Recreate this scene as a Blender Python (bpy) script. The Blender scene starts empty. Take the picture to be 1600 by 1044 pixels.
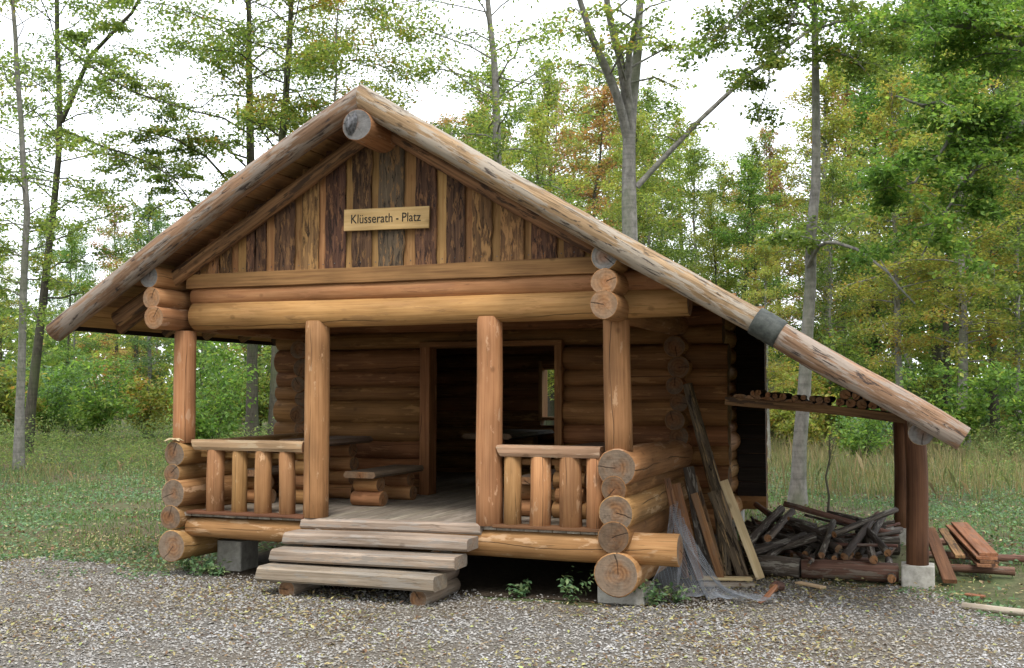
import bpy, math, random
import numpy as np
from mathutils import Vector

rng = np.random.default_rng(7)
random.seed(7)
scene = bpy.context.scene
C = scene.collection

# ------------------------------------------------------------------ camera
F_PX, TH, PIT = 1700.0, math.radians(20.334), math.radians(3.131)
CAM = np.array([7.221, -9.525, 1.88])
cam = bpy.data.cameras.new('camera')
cam.sensor_width = 36.0
cam.lens = 36.0 * F_PX / 1600.0
cam.clip_start = 0.05
cam.clip_end = 2000.0
camo = bpy.data.objects.new('camera', cam)
C.objects.link(camo)
camo.location = CAM
camo.rotation_euler = (math.radians(90) + PIT, 0, TH)
scene.camera = camo
scene.render.resolution_x, scene.render.resolution_y = 1024, 668

# ------------------------------------------------------------------ sky, sun, exposure
SUN_EL, SUN_AZ = math.radians(58), math.radians(160)     # azimuth clockwise from +Y
w = bpy.data.worlds.new('World')
scene.world = w
w.use_nodes = True
nt = w.node_tree
nt.nodes.clear()
sky = nt.nodes.new('ShaderNodeTexSky')
sky.sky_type = 'NISHITA'
sky.sun_disc = False
sky.sun_elevation = SUN_EL
sky.sun_rotation = SUN_AZ
sky.air_density = 1.0
sky.dust_density = 4.0
sky.ozone_density = 1.0
mixs = nt.nodes.new('ShaderNodeMix')
mixs.data_type = 'RGBA'
mixs.inputs[0].default_value = 0.72
mixs.inputs[7].default_value = (13.6, 14.0, 14.8, 1)      # even white cloud cover
bg = nt.nodes.new('ShaderNodeBackground')
bg.inputs[1].default_value = 0.12
wo = nt.nodes.new('ShaderNodeOutputWorld')
nt.links.new(sky.outputs[0], mixs.inputs[6])
nt.links.new(mixs.outputs[2], bg.inputs[0])
nt.links.new(bg.outputs[0], wo.inputs[0])
sun = bpy.data.lights.new('sun', 'SUN')
sun.energy = 1.2
sun.angle = math.radians(14)
sun.color = (1.0, 0.95, 0.87)
suno = bpy.data.objects.new('sun', sun)
C.objects.link(suno)
sd = Vector((math.sin(SUN_AZ) * math.cos(SUN_EL), math.cos(SUN_AZ) * math.cos(SUN_EL), math.sin(SUN_EL)))
suno.rotation_euler = sd.to_track_quat('Z', 'Y').to_euler()
suno.location = (0, -20, 30)
scene.view_settings.view_transform = 'Standard'
scene.view_settings.look = 'None'
scene.view_settings.gamma = 1
scene.view_settings.exposure = 0.95
scene.view_settings.use_curve_mapping = False
HAZE = 0.0
scene.cycles.use_denoising = True
scene.cycles.volume_bounces = 0
scene.cycles.max_bounces = 8
scene.cycles.diffuse_bounces = 4
scene.cycles.transparent_max_bounces = 8


def dep(px, dist, py=615.0):
    """point at a distance (metres) in the direction a photograph column shows"""
    s, c = math.sin(TH), math.cos(TH)
    fh = np.array([-s, c, 0.0]); r = np.array([c, s, 0.0])
    fw = fh * math.cos(PIT) + np.array([0, 0, math.sin(PIT)])
    u = -fh * math.sin(PIT) + np.array([0, 0, math.cos(PIT)])
    d = fw + r * (px - 800) / F_PX - u * (py - 522) / F_PX
    return CAM + d / np.dot(d, fh) * dist


# ------------------------------------------------------------------ object helpers
def tag(o, label=None, cat=None, group=None, kind=None):
    if label: o['label'] = label
    if cat: o['category'] = cat
    if group: o['group'] = group
    if kind: o['kind'] = kind
    return o


def empty(name, loc, label, cat, group=None):
    o = bpy.data.objects.new(name, None)
    o.location = loc
    o.empty_display_size = 0.2
    C.objects.link(o)
    return tag(o, label, cat, group)


class MB:
    """mesh data collected from numpy blocks"""
    def __init__(self):
        self.v, self.lc, self.t = [], [], []
        self.f = []        # (faces array, material index, smooth)
        self.n = 0

    def add(self, v, faces, lc=None, tint=None, mat=0, smooth=True):
        v = np.asarray(v, float).reshape(-1, 3)
        self.v.append(v)
        self.lc.append(np.zeros_like(v) if lc is None else np.asarray(lc, float))
        self.t.append(np.zeros(len(v)) if tint is None else np.broadcast_to(tint, (len(v),)).astype(float))
        if not isinstance(faces, list):
            faces = [(faces, mat, smooth)]
        for f, m, s in faces:
            self.f.append((np.asarray(f, int) + self.n, m, s))
        self.n += len(v)
        return self

    def join(self, o, off=(0, 0, 0)):
        for v, l, t in zip(o.v, o.lc, o.t):
            self.v.append(v + np.array(off)); self.lc.append(l); self.t.append(t)
        for f, m, s in o.f:
            self.f.append((f + self.n, m, s))
        self.n += o.n
        return self

    def mesh(self, name, mats):
        me = bpy.data.meshes.new(name)
        V = np.concatenate(self.v)
        fs = [f for f, m, s in self.f]
        tot = sum(len(f) for f in fs)
        loops = np.concatenate([f.ravel() for f in fs])
        sizes = np.concatenate([np.full(len(f), f.shape[1]) for f in fs])
        starts = np.concatenate([[0], np.cumsum(sizes)[:-1]])
        me.vertices.add(len(V)); me.vertices.foreach_set('co', V.ravel().astype(np.float32))
        me.loops.add(len(loops)); me.loops.foreach_set('vertex_index', loops.astype(np.int32))
        me.polygons.add(tot); me.polygons.foreach_set('loop_start', starts.astype(np.int32))
        me.polygons.foreach_set('material_index', np.concatenate([np.full(len(f), m) for f, m, s in self.f]).astype(np.int32))
        me.polygons.foreach_set('use_smooth', np.concatenate([np.full(len(f), s) for f, m, s in self.f]).astype(bool))
        a = me.attributes.new('lc', 'FLOAT_VECTOR', 'POINT')
        a.data.foreach_set('vector', np.concatenate(self.lc).ravel().astype(np.float32))
        a = me.attributes.new('tint', 'FLOAT', 'POINT')
        a.data.foreach_set('value', np.concatenate(self.t).astype(np.float32))
        if not isinstance(mats, (list, tuple)): mats = [mats]
        for m in mats: me.materials.append(m)
        me.update(calc_edges=True)
        return me

    def build(self, name, mats, parent=None):
        o = bpy.data.objects.new(name, self.mesh(name, mats))
        C.objects.link(o)
        if parent is not None:
            o.parent = parent
            # parents are unrotated empties or meshes with the origin in place: keep world coordinates
            o.matrix_parent_inverse.identity()
            off = Vector((0, 0, 0)); p = parent
            while p is not None:
                off += p.location; p = p.parent
            o.location = -off
        return o


def recentre(o):
    """put a top-level mesh's origin at its base"""
    me = o.data
    n = len(me.vertices); a = np.empty(n * 3, np.float32); me.vertices.foreach_get('co', a); a = a.reshape(-1, 3)
    c = np.array([(a[:, 0].min() + a[:, 0].max()) / 2, (a[:, 1].min() + a[:, 1].max()) / 2, a[:, 2].min()])
    a -= c
    me.vertices.foreach_set('co', a.ravel().astype(np.float32)); me.update()
    o.location = Vector(o.location) + Vector(c.tolist())
    return o


def copy_tree(o, parent=None):
    c = o.copy(); C.objects.link(c)
    if parent is not None: c.parent = parent
    for ch in list(o.children): copy_tree(ch, c)
    return c


CIRC = {}
def circle(k):
    if k not in CIRC:
        a = np.linspace(0, 2 * np.pi, k, endpoint=False)
        CIRC[k] = np.stack([np.cos(a), np.sin(a)], 1)
    return CIRC[k]


def rectsec(w_, t_, ch=0.006):
    w_, t_ = w_ / 2, t_ / 2
    return np.array([(w_ - ch, -t_), (w_, -t_ + ch), (w_, t_ - ch), (w_ - ch, t_), (-w_ + ch, t_), (-w_, t_ - ch), (-w_, -t_ + ch), (-w_ + ch, -t_)])


def sweep(P, sec, scale=None, up=(0, 0, 1), caps=(1, 1), wob=0.0, endmat=1, smooth=True, chamfer=0.0, mb=None, seed=None, skew=(0, 0)):
    """cross-section sec (k,2) carried along points P (n,3)"""
    r = np.random.default_rng(seed if seed is not None else rng.integers(1 << 30))
    P = np.asarray(P, float); n = len(P); k = len(sec)
    T = np.gradient(P, axis=0); T /= np.linalg.norm(T, axis=1)[:, None]
    up = np.asarray(up, float)
    tm = P[-1] - P[0]; tm = tm / (np.linalg.norm(tm) + 1e-9)
    if abs(np.dot(tm, up)) / np.linalg.norm(up) > .93: up = np.array([0.05, 1.0, 0.0])
    S = np.cross(np.broadcast_to(up, T.shape), T)
    bad = np.linalg.norm(S, axis=1) < 1e-3
    S[bad] = np.cross(np.array([0, 1.0, 0.01]), T[bad])
    S /= np.linalg.norm(S, axis=1)[:, None]
    U = np.cross(T, S)
    sc = np.ones(n) if scale is None else np.asarray(scale, float)
    ln = np.concatenate([[0], np.cumsum(np.linalg.norm(np.diff(P, axis=0), axis=1))])
    off = r.uniform(0, 60)
    rad = np.ones((n, k))
    if wob > 0:
        ph = r.uniform(0, 6.28, 6); ang = np.arctan2(sec[:, 1], sec[:, 0])
        rad += wob * (np.sin(ln[:, None] * 2.1 + ph[0] + ang * 2) * .5 + np.sin(ln[:, None] * 5.3 + ph[1] - ang) * .35
                      + np.sin(ang[None] * 3 + ph[2] + ln[:, None]) * .4 + r.normal(0, .18, (n, k)))
    s2 = sec[None] * sc[:, None, None] * rad[..., None]
    V = P[:, None] + S[:, None] * s2[..., 0:1] + U[:, None] * s2[..., 1:2]
    if skew[0]: V[0] += T[0] * (s2[0, :, 1:2] * skew[0])
    if skew[1]: V[-1] += T[-1] * (s2[-1, :, 1:2] * skew[1])
    lc = np.concatenate([np.broadcast_to((ln + off)[:, None, None], (n, k, 1)), s2], 2)
    V = V.reshape(-1, 3); lc = lc.reshape(-1, 3)
    i = np.arange(n - 1)[:, None] * k; j = np.arange(k)[None]; j2 = (j + 1) % k
    side = np.stack([i + j, i + j2, i + k + j2, i + k + j], -1).reshape(-1, 4)
    faces = [(side, 0, smooth)]
    V = [V]; lc = [lc]; nv = n * k
    for e, c in ((0, caps[0]), (n - 1, caps[1])):
        if not c: continue
        sg = -1 if e == 0 else 1
        base = e * k
        ring = V[0][base:base + k]; cen = ring.mean(0)
        if chamfer > 0:
            inner = cen + (ring - cen) * (1 - chamfer) + T[e] * sg * chamfer * np.abs(sec).max() * .6 * sc[e]
        else:
            inner = cen + (ring - cen) * .985 + T[e] * sg * .001
        ce = inner.mean(0)
        V.append(inner); V.append(ce[None])
        l2 = lc[0][base:base + k].copy(); l2[:, 1:] *= (1 - chamfer)
        lcen = l2.mean(0)
        lc.append(l2); lc.append(lcen[None])
        a = np.arange(k); b = (a + 1) % k
        ringq = np.stack([base + a, base + b, nv + b, nv + a], -1)
        tri = np.stack([nv + a, nv + b, np.full(k, nv + k)], -1)
        if sg > 0: pass
        else: ringq, tri = ringq[:, ::-1], tri[:, ::-1]
        faces.append((ringq, endmat if chamfer < .01 else 0, smooth if chamfer > .01 else False)); faces.append((tri, endmat, False))
        nv += k + 1
    mb = mb or MB()
    mb.add(np.concatenate(V), faces, np.concatenate(lc))
    return mb


def line(p0, p1, n, sag=0.0, seed=None):
    r = np.random.default_rng(seed if seed is not None else rng.integers(1 << 30))
    t = np.linspace(0, 1, n)[:, None]
    P = np.asarray(p0, float) * (1 - t) + np.asarray(p1, float) * t
    if sag:
        a = r.normal(0, sag, 3); b = r.normal(0, sag * .5, 3)
        P = P + np.sin(t * np.pi) * a + np.sin(t * 2 * np.pi) * b
    return P


def log(name, p0, p1, r0, r1, mat, parent=None, k=18, step=.22, wob=.035, sag=.008, chamfer=.05, end=None, seed=None, skew=(0, 0)):
    L = np.linalg.norm(np.subtract(p1, p0)); n = max(3, int(L / step) + 1)
    sec = circle(k)
    mb = sweep(line(p0, p1, n, sag, seed), sec, np.linspace(r0, r1, n), wob=wob, chamfer=chamfer, seed=seed, skew=skew)
    return mb.build(name, [mat, end or (M['wall_end'] if mat is M['wall_log'] else M['log_end'])], parent)


def plank(name, p0, p1, w_, t_, mat, parent=None, up=(0, 0, 1), wob=.02, sag=0.0, end=None, step=.4, ch=.005, sc=None, seed=None):
    L = np.linalg.norm(np.subtract(p1, p0)); n = max(2, int(L / step) + 1)
    mb = sweep(line(p0, p1, n, sag, seed), rectsec(w_, t_, ch), sc if sc is None else np.linspace(sc[0], sc[1], n), up=up, wob=wob, seed=seed, smooth=False)
    return mb.build(name, [mat, end or mat], parent)


# ------------------------------------------------------------------ materials
M = {}


def nodes(name):
    m = bpy.data.materials.new(name); m.use_nodes = True
    t = m.node_tree; t.nodes.clear()
    out = t.nodes.new('ShaderNodeOutputMaterial'); b = t.nodes.new('ShaderNodeBsdfPrincipled')
    t.links.new(b.outputs[0], out.inputs[0])
    return m, t, b, out


def N(t, typ, ins=None, **kw):
    n = t.nodes.new(typ)
    for k_, v in kw.items(): setattr(n, k_, v)
    for k_, v in (ins or {}).items():
        if isinstance(v, bpy.types.NodeSocket): t.links.new(v, n.inputs[k_])
        else: n.inputs[k_].default_value = v
    return n


def ramp(t, fac, stops):
    n = t.nodes.new('ShaderNodeValToRGB'); t.links.new(fac, n.inputs[0])
    e = n.color_ramp.elements
    while len(e) < len(stops): e.new(.5)
    for i, (p, c) in enumerate(stops):
        e[i].position = p; e[i].color = (c, c, c, 1) if isinstance(c, (int, float)) else (*c, 1)
    return n.outputs[0]


def mapping(t, vec, scale, loc=None):
    n = N(t, 'ShaderNodeMapping', {0: vec}); n.inputs['Scale'].default_value = scale
    if loc is not None: t.links.new(loc, n.inputs['Location'])
    return n.outputs[0]


def mixc(t, fac, a, b, blend='MIX'):
    n = t.nodes.new('ShaderNodeMix'); n.data_type = 'RGBA'; n.blend_type = blend
    for i, v in ((0, fac), (6, a), (7, b)):
        if isinstance(v, bpy.types.NodeSocket): t.links.new(v, n.inputs[i])
        else: n.inputs[i].default_value = v if i == 0 else (*v, 1)
    return n.outputs[2]


def math_(t, op, a, b=0.0, clamp=False):
    n = t.nodes.new('ShaderNodeMath'); n.operation = op; n.use_clamp = clamp
    for i, v in ((0, a), (1, b)):
        if isinstance(v, bpy.types.NodeSocket): t.links.new(v, n.inputs[i])
        else: n.inputs[i].default_value = v
    return n.outputs[0]


def wood(name, dark, mid, light, patch=None, patch_amt=.5, patch_scale=(1.5, 9, 9), crack=.5, rough=.75, var=.25, grain=(.8, 26, 26), bump=.3, streak=None, split=False):
    m, t, b, out = nodes(name)
    lc = N(t, 'ShaderNodeAttribute', attribute_name='lc').outputs['Vector']
    rnd = N(t, 'ShaderNodeObjectInfo').outputs['Random']
    off = N(t, 'ShaderNodeCombineXYZ', {0: math_(t, 'MULTIPLY', rnd, 37.0)}).outputs[0]
    g = N(t, 'ShaderNodeTexNoise', {'Vector': mapping(t, lc, grain, off), 'Scale': 1.6, 'Detail': 6, 'Roughness': .62}).outputs[0]
    col = ramp(t, g, [(.30, dark), (.5, mid), (.68, light)])
    big = N(t, 'ShaderNodeTexNoise', {'Vector': mapping(t, lc, (1.1, 3, 3), off), 'Scale': 1.3, 'Detail': 3}).outputs[0]
    col = mixc(t, .75, col, ramp(t, big, [(.32, .62), (.5, .95), (.7, 1.28)]), 'MULTIPLY')
    hb = g
    if patch is not None:
        pn = N(t, 'ShaderNodeTexNoise', {'Vector': mapping(t, lc, patch_scale, off), 'Scale': 1.5, 'Detail': 5, 'Roughness': .65}).outputs[0]
        pf = ramp(t, pn, [(.62 - patch_amt * .22, 0.0), (.66 - patch_amt * .2, 1.0)])
        col = mixc(t, pf, col, patch)
        hb = math_(t, 'ADD', hb, math_(t, 'MULTIPLY', pf, .25))
    if streak is not None:
        sn = N(t, 'ShaderNodeTexNoise', {'Vector': mapping(t, lc, streak[2] if len(streak) > 2 else (4.5, 24, 24), off), 'Scale': 1.1, 'Detail': 6, 'Roughness': .7, 'Distortion': .9}).outputs[0]
        sf = ramp(t, sn, [(streak[1] - .03, 0.0), (streak[1] + .03, 1.0)])
        col = mixc(t, sf, col, streak[0])
        hb = math_(t, 'ADD', hb, math_(t, 'MULTIPLY', sf, -.5))
    if crack > 0:
        cn = N(t, 'ShaderNodeTexNoise', {'Vector': mapping(t, lc, (.7, 34, 34), off), 'Scale': 1.0, 'Detail': 3, 'Roughness': .5}).outputs[0]
        ca = math_(t, 'ABSOLUTE', math_(t, 'SUBTRACT', cn, .5))
        wide = N(t, 'ShaderNodeTexNoise', {'Vector': mapping(t, lc, (1.5, 5, 5), off), 'Scale': 1.7}).outputs[0]
        cf = ramp(t, ca, [(.0, 1.0), (.012, 0.0)])
        cf = math_(t, 'MULTIPLY', cf, ramp(t, wide, [(.5, 0.0), (.6, crack)]))
        col = mixc(t, cf, col, tuple(c * .22 for c in dark))
        hb = math_(t, 'SUBTRACT', hb, cf)
    if split:
        sp = N(t, 'ShaderNodeSeparateXYZ', {0: lc})
        an = math_(t, 'ARCTAN2', sp.outputs[2], sp.outputs[1])
        wv = N(t, 'ShaderNodeTexNoise', {'Vector': mapping(t, lc, (.9, .01, .01), off), 'Scale': 1.0, 'Detail': 5}).outputs[0]
        an2 = math_(t, 'ADD', an, math_(t, 'ADD', math_(t, 'MULTIPLY', rnd, 29.0), math_(t, 'MULTIPLY', wv, 1.1)))
        sd_ = math_(t, 'ABSOLUTE', math_(t, 'SINE', an2))
        lim = N(t, 'ShaderNodeTexNoise', {'Vector': mapping(t, lc, (1.3, .01, .01), off), 'Scale': 1.0}).outputs[0]
        sf_ = math_(t, 'MULTIPLY', ramp(t, sd_, [(.012, 1.0), (.045, 0.0)]), ramp(t, lim, [(.42, 0.0), (.5, .9)]))
        col = mixc(t, sf_, col, tuple(c * .2 for c in dark))
        hb = math_(t, 'SUBTRACT', hb, math_(t, 'MULTIPLY', sf_, 1.5))
    # fine speckle of dirt and knots
    kn = N(t, 'ShaderNodeTexVoronoi', {'Vector': mapping(t, lc, (3.2, 4.5, 4.5), off), 'Scale': 1.0}).outputs[0]
    kf = ramp(t, kn, [(.06, 1.0), (.13, 0.0)])
    col = mixc(t, math_(t, 'MULTIPLY', kf, .55), col, tuple(c * .5 for c in dark))
    hsv = N(t, 'ShaderNodeHueSaturation', {'Color': col})
    t.links.new(math_(t, 'ADD', math_(t, 'MULTIPLY', rnd, var), 1 - var / 2), hsv.inputs['Value'])
    t.links.new(math_(t, 'ADD', math_(t, 'MULTIPLY', math_(t, 'FRACT', math_(t, 'MULTIPLY', rnd, 7.3)), .02), .49), hsv.inputs['Hue'])
    t.links.new(hsv.outputs[0], b.inputs['Base Color'])
    b.inputs['Roughness'].default_value = rough
    b.inputs['Specular IOR Level'].default_value = .25
    bp = N(t, 'ShaderNodeBump', {'Height': hb, 'Strength': bump, 'Distance': .012})
    t.links.new(bp.outputs[0], b.inputs['Normal'])
    M[name] = m
    return m


def endwood(name, a, bcol, grey, greyamt=.5):
    m, t, b, out = nodes(name)
    lc = N(t, 'ShaderNodeAttribute', attribute_name='lc').outputs['Vector']
    rnd = N(t, 'ShaderNodeObjectInfo').outputs['Random']
    sx = N(t, 'ShaderNodeSeparateXYZ', {0: lc})
    y, z = sx.outputs[1], sx.outputs[2]
    yz = N(t, 'ShaderNodeCombineXYZ', {0: y, 1: z, 2: math_(t, 'MULTIPLY', rnd, 50)}).outputs[0]
    nz = N(t, 'ShaderNodeTexNoise', {'Vector': yz, 'Scale': 9, 'Detail': 4}).outputs[0]
    y2 = math_(t, 'ADD', y, math_(t, 'MULTIPLY', math_(t, 'SUBTRACT', rnd, .5), .05))
    r_ = math_(t, 'SQRT', math_(t, 'ADD', math_(t, 'MULTIPLY', y2, y2), math_(t, 'MULTIPLY', z, z)))
    rr = math_(t, 'ADD', r_, math_(t, 'MULTIPLY', nz, .025))
    rings = math_(t, 'SINE', math_(t, 'MULTIPLY', rr, 720))
    rings2 = math_(t, 'SINE', math_(t, 'MULTIPLY', rr, 190))
    f = math_(t, 'ADD', math_(t, 'MULTIPLY', rings, .2), math_(t, 'ADD', math_(t, 'MULTIPLY', rings2, .3), .5))
    col = mixc(t, f, a, bcol)
    gn = N(t, 'ShaderNodeTexNoise', {'Vector': yz, 'Scale': 5, 'Detail': 6, 'Roughness': .65}).outputs[0]
    col = mixc(t, ramp(t, gn, [(.55 - greyamt * .25, 0.0), (.68 - greyamt * .15, .85)]), col, grey)
    rim = ramp(t, math_(t, 'ADD', r_, math_(t, 'MULTIPLY', math_(t, 'SUBTRACT', gn, .5), .14)), [(.06, 0.0), (.125, .8)])
    col = mixc(t, rim, col, grey)
    # red heart stain
    heart = ramp(t, math_(t, 'ADD', r_, math_(t, 'MULTIPLY', gn, .12)), [(.07, 1.0), (.13, 0.0)])
    col = mixc(t, math_(t, 'MULTIPLY', heart, math_(t, 'MULTIPLY', math_(t, 'FRACT', math_(t, 'MULTIPLY', rnd, 5.7)), .6)), col, (.24, .10, .042))
    blot = N(t, 'ShaderNodeTexNoise', {'Vector': mapping(t, yz, (14, 14, 1)), 'Scale': 1.0, 'Detail': 6, 'Roughness': .7}).outputs[0]
    col = mixc(t, .8, col, ramp(t, blot, [(.3, .5), (.5, .95), (.7, 1.25)]), 'MULTIPLY')
    # drying cracks: wedges running from the heart
    ang = math_(t, 'ARCTAN2', z, y2)
    at = math_(t, 'ADD', ang, math_(t, 'ADD', math_(t, 'MULTIPLY', rnd, 40), math_(t, 'MULTIPLY', nz, .5)))
    ck = math_(t, 'ABSOLUTE', math_(t, 'SINE', math_(t, 'MULTIPLY', at, .5)))
    cw = math_(t, 'MULTIPLY', ck, math_(t, 'ADD', r_, .0))
    ckf = ramp(t, cw, [(.0002, .9), (.0011, 0.0)])
    ck2 = math_(t, 'ABSOLUTE', math_(t, 'SINE', math_(t, 'MULTIPLY', at, 2.5)))
    ck2f = math_(t, 'MULTIPLY', ramp(t, math_(t, 'MULTIPLY', ck2, r_), [(.0004, .7), (.0020, 0.0)]), ramp(t, gn, [(.45, 0.0), (.55, 1.0)]))
    allc = math_(t, 'MAXIMUM', ckf, ck2f)
    col = mixc(t, allc, col, (.015, .009, .006))
    hsv = N(t, 'ShaderNodeHueSaturation', {'Color': col})
    t.links.new(math_(t, 'ADD', math_(t, 'MULTIPLY', rnd, .3), .85), hsv.inputs['Value'])
    t.links.new(hsv.outputs[0], b.inputs['Base Color'])
    b.inputs['Roughness'].default_value = .85
    b.inputs['Specular IOR Level'].default_value = .15
    saw = N(t, 'ShaderNodeTexNoise', {'Vector': mapping(t, yz, (9, 90, 1)), 'Scale': 1.0, 'Detail': 3}).outputs[0]
    bp = N(t, 'ShaderNodeBump', {'Height': math_(t, 'ADD', math_(t, 'MULTIPLY', saw, .6), math_(t, 'SUBTRACT', math_(t, 'MULTIPLY', f, .3), allc)), 'Strength': .5, 'Distance': .01})
    t.links.new(bp.outputs[0], b.inputs['Normal'])
    M[name] = m


wood('peeled_log', (.22, .105, .04), (.30, .155, .062), (.35, .195, .085), patch=(.40, .25, .14), patch_amt=.18, patch_scale=(1.5, 6, 6), split=True, crack=.9)
wood('beam_log', (.27, .125, .046), (.365, .182, .072), (.43, .23, .098), patch=(.33, .165, .07), patch_amt=.3, split=True, crack=.7, bump=.25)
wood('post_log', (.24, .115, .045), (.33, .17, .070), (.39, .215, .095), patch=(.42, .26, .14), patch_amt=.08, patch_scale=(3.0, 9, 9), split=True, crack=.6)
wood('rail_log', (.23, .14, .075), (.31, .20, .115), (.37, .25, .155), patch=(.30, .22, .14), patch_amt=.3, crack=.8, bump=.25)
wood('grey_log', (.13, .075, .038), (.24, .15, .085), (.315, .215, .135), patch=(.27, .225, .18), patch_amt=.7, patch_scale=(1.2, 8, 8), crack=.8,
     streak=((.06, .045, .038), .60, (3.2, 20, 20)), bump=.7)
wood('wall_log', (.135, .058, .02), (.195, .088, .031), (.245, .115, .043), patch=(.27, .135, .052), patch_amt=.2, split=True, crack=.6)
wood('bark_board', (.055, .028, .017), (.10, .052, .030), (.16, .085, .046), patch=(.22, .115, .052), patch_amt=.42, patch_scale=(4.5, 17, 17), crack=.2,
     streak=((.036, .021, .016), .58), bump=.8, var=.4)
wood('slate_bark_board', (.065, .044, .03), (.115, .08, .052), (.17, .12, .075), patch=(.24, .13, .06), patch_amt=.3, patch_scale=(4.5, 17, 17), crack=.2,
     streak=((.04, .03, .022), .58), bump=.8, var=.3)
wood('half_bark_board', (.08, .04, .02), (.17, .085, .04), (.27, .145, .066), patch=(.33, .17, .07), patch_amt=.6, patch_scale=(3.5, 16, 16), crack=.2,
     streak=((.05, .028, .018), .60), bump=.8, var=.4)
wood('sawn_board', (.24, .12, .045), (.34, .18, .07), (.41, .235, .10), patch=(.27, .13, .05), patch_amt=.25, crack=.3, bump=.2, var=.35)
wood('sign_board', (.42, .27, .11), (.54, .36, .155), (.60, .42, .20), crack=.2, bump=.12, var=.0, grain=(.8, 18, 18))
wood('sill_board', (.17, .08, .032), (.26, .13, .052), (.33, .175, .072), crack=.4, bump=.2)
wood('roof_board', (.22, .11, .045), (.32, .17, .07), (.40, .22, .095), crack=.4, bump=.2, var=.5)
wood('rafter_log', (.08, .042, .024), (.19, .10, .048), (.30, .165, .08), patch=(.06, .035, .022), patch_amt=.4, crack=.5, var=.4)
wood('step_plank', (.20, .15, .11), (.29, .225, .17), (.36, .295, .235), patch=(.26, .225, .19), patch_amt=.5, crack=.8, bump=.35, grain=(1.0, 30, 30))
wood('floor_plank', (.16, .135, .105), (.25, .215, .17), (.33, .29, .24), patch=(.20, .17, .13), patch_amt=.5, crack=.6, bump=.3, var=.35)
wood('table_plank', (.09, .06, .04), (.15, .105, .07), (.21, .15, .105), patch=(.12, .09, .065), patch_amt=.5, crack=.6, bump=.3, var=.3)
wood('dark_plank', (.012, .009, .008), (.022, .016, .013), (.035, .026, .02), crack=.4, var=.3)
wood('lean_post', (.075, .034, .017), (.125, .056, .027), (.17, .082, .04), split=True, crack=.9)
wood('fresh_board', (.45, .32, .17), (.58, .43, .25), (.66, .52, .33), crack=.2, bump=.15, var=.15)
wood('red_board', (.15, .065, .03), (.25, .115, .054), (.33, .165, .082), patch=(.22, .12, .07), patch_amt=.4, crack=.6)
wood('bark_pole', (.05, .035, .022), (.12, .085, .055), (.21, .155, .10), patch=(.34, .22, .11), patch_amt=.35, patch_scale=(1.5, 18, 18), crack=.5, bump=1.0,
     streak=((.03, .022, .016), .57))
wood('firewood_bark', (.025, .019, .015), (.06, .046, .036), (.12, .095, .075), patch=(.20, .18, .15), patch_amt=.35, patch_scale=(3, 18, 18), crack=.5, bump=1.0, var=.6)
wood('reddish_bark', (.07, .033, .024), (.14, .07, .05), (.22, .12, .085), patch=(.18, .14, .11), patch_amt=.4, crack=.5, bump=.8, var=.3)
wood('pale_driftwood', (.26, .21, .16), (.40, .34, .27), (.52, .45, .37), crack=.6, bump=.4)
endwood('log_end', (.13, .062, .028), (.25, .135, .066), (.17, .13, .095), .62)
endwood('wall_end', (.11, .05, .022), (.18, .09, .04), (.13, .09, .06), .4)
endwood('grey_end', (.12, .10, .082), (.24, .21, .18), (.175, .17, .165), .7)
endwood('orange_end', (.22, .105, .046), (.33, .185, .092), (.23, .155, .10), .4)


def bark(name, dark, light, scale=(6, 6, 1.6), green=None):
    m, t, b, out = nodes(name)
    co = N(t, 'ShaderNodeTexCoord').outputs['Object']
    n1 = N(t, 'ShaderNodeTexNoise', {'Vector': mapping(t, co, scale), 'Scale': 3, 'Detail': 7, 'Roughness': .65}).outputs[0]
    n2 = N(t, 'ShaderNodeTexNoise', {'Vector': mapping(t, co, (1.5, 1.5, .8)), 'Scale': 1.2, 'Detail': 4}).outputs[0]
    col = ramp(t, n1, [(.3, dark), (.7, light)])
    band = N(t, 'ShaderNodeTexNoise', {'Vector': mapping(t, co, (1, 1, 14)), 'Scale': 1.0, 'Detail': 3}).outputs[0]
    col = mixc(t, .5, col, ramp(t, band, [(.35, .6), (.55, 1.1)]), 'MULTIPLY')
    if green: col = mixc(t, ramp(t, n2, [(.45, 0.0), (.65, .6)]), col, green)
    t.links.new(col, b.inputs['Base Color'])
    b.inputs['Roughness'].default_value = .9; b.inputs['Specular IOR Level'].default_value = .1
    bp = N(t, 'ShaderNodeBump', {'Height': n1, 'Strength': .5, 'Distance': .03}); t.links.new(bp.outputs[0], b.inputs['Normal'])
    M[name] = m


bark('beech_bark', (.11, .105, .095), (.27, .255, .23), (4, 4, 2), green=(.12, .14, .08))
bark('dark_bark', (.035, .032, .025), (.10, .09, .07), (9, 9, 1.5), green=(.07, .09, .04))


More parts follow.
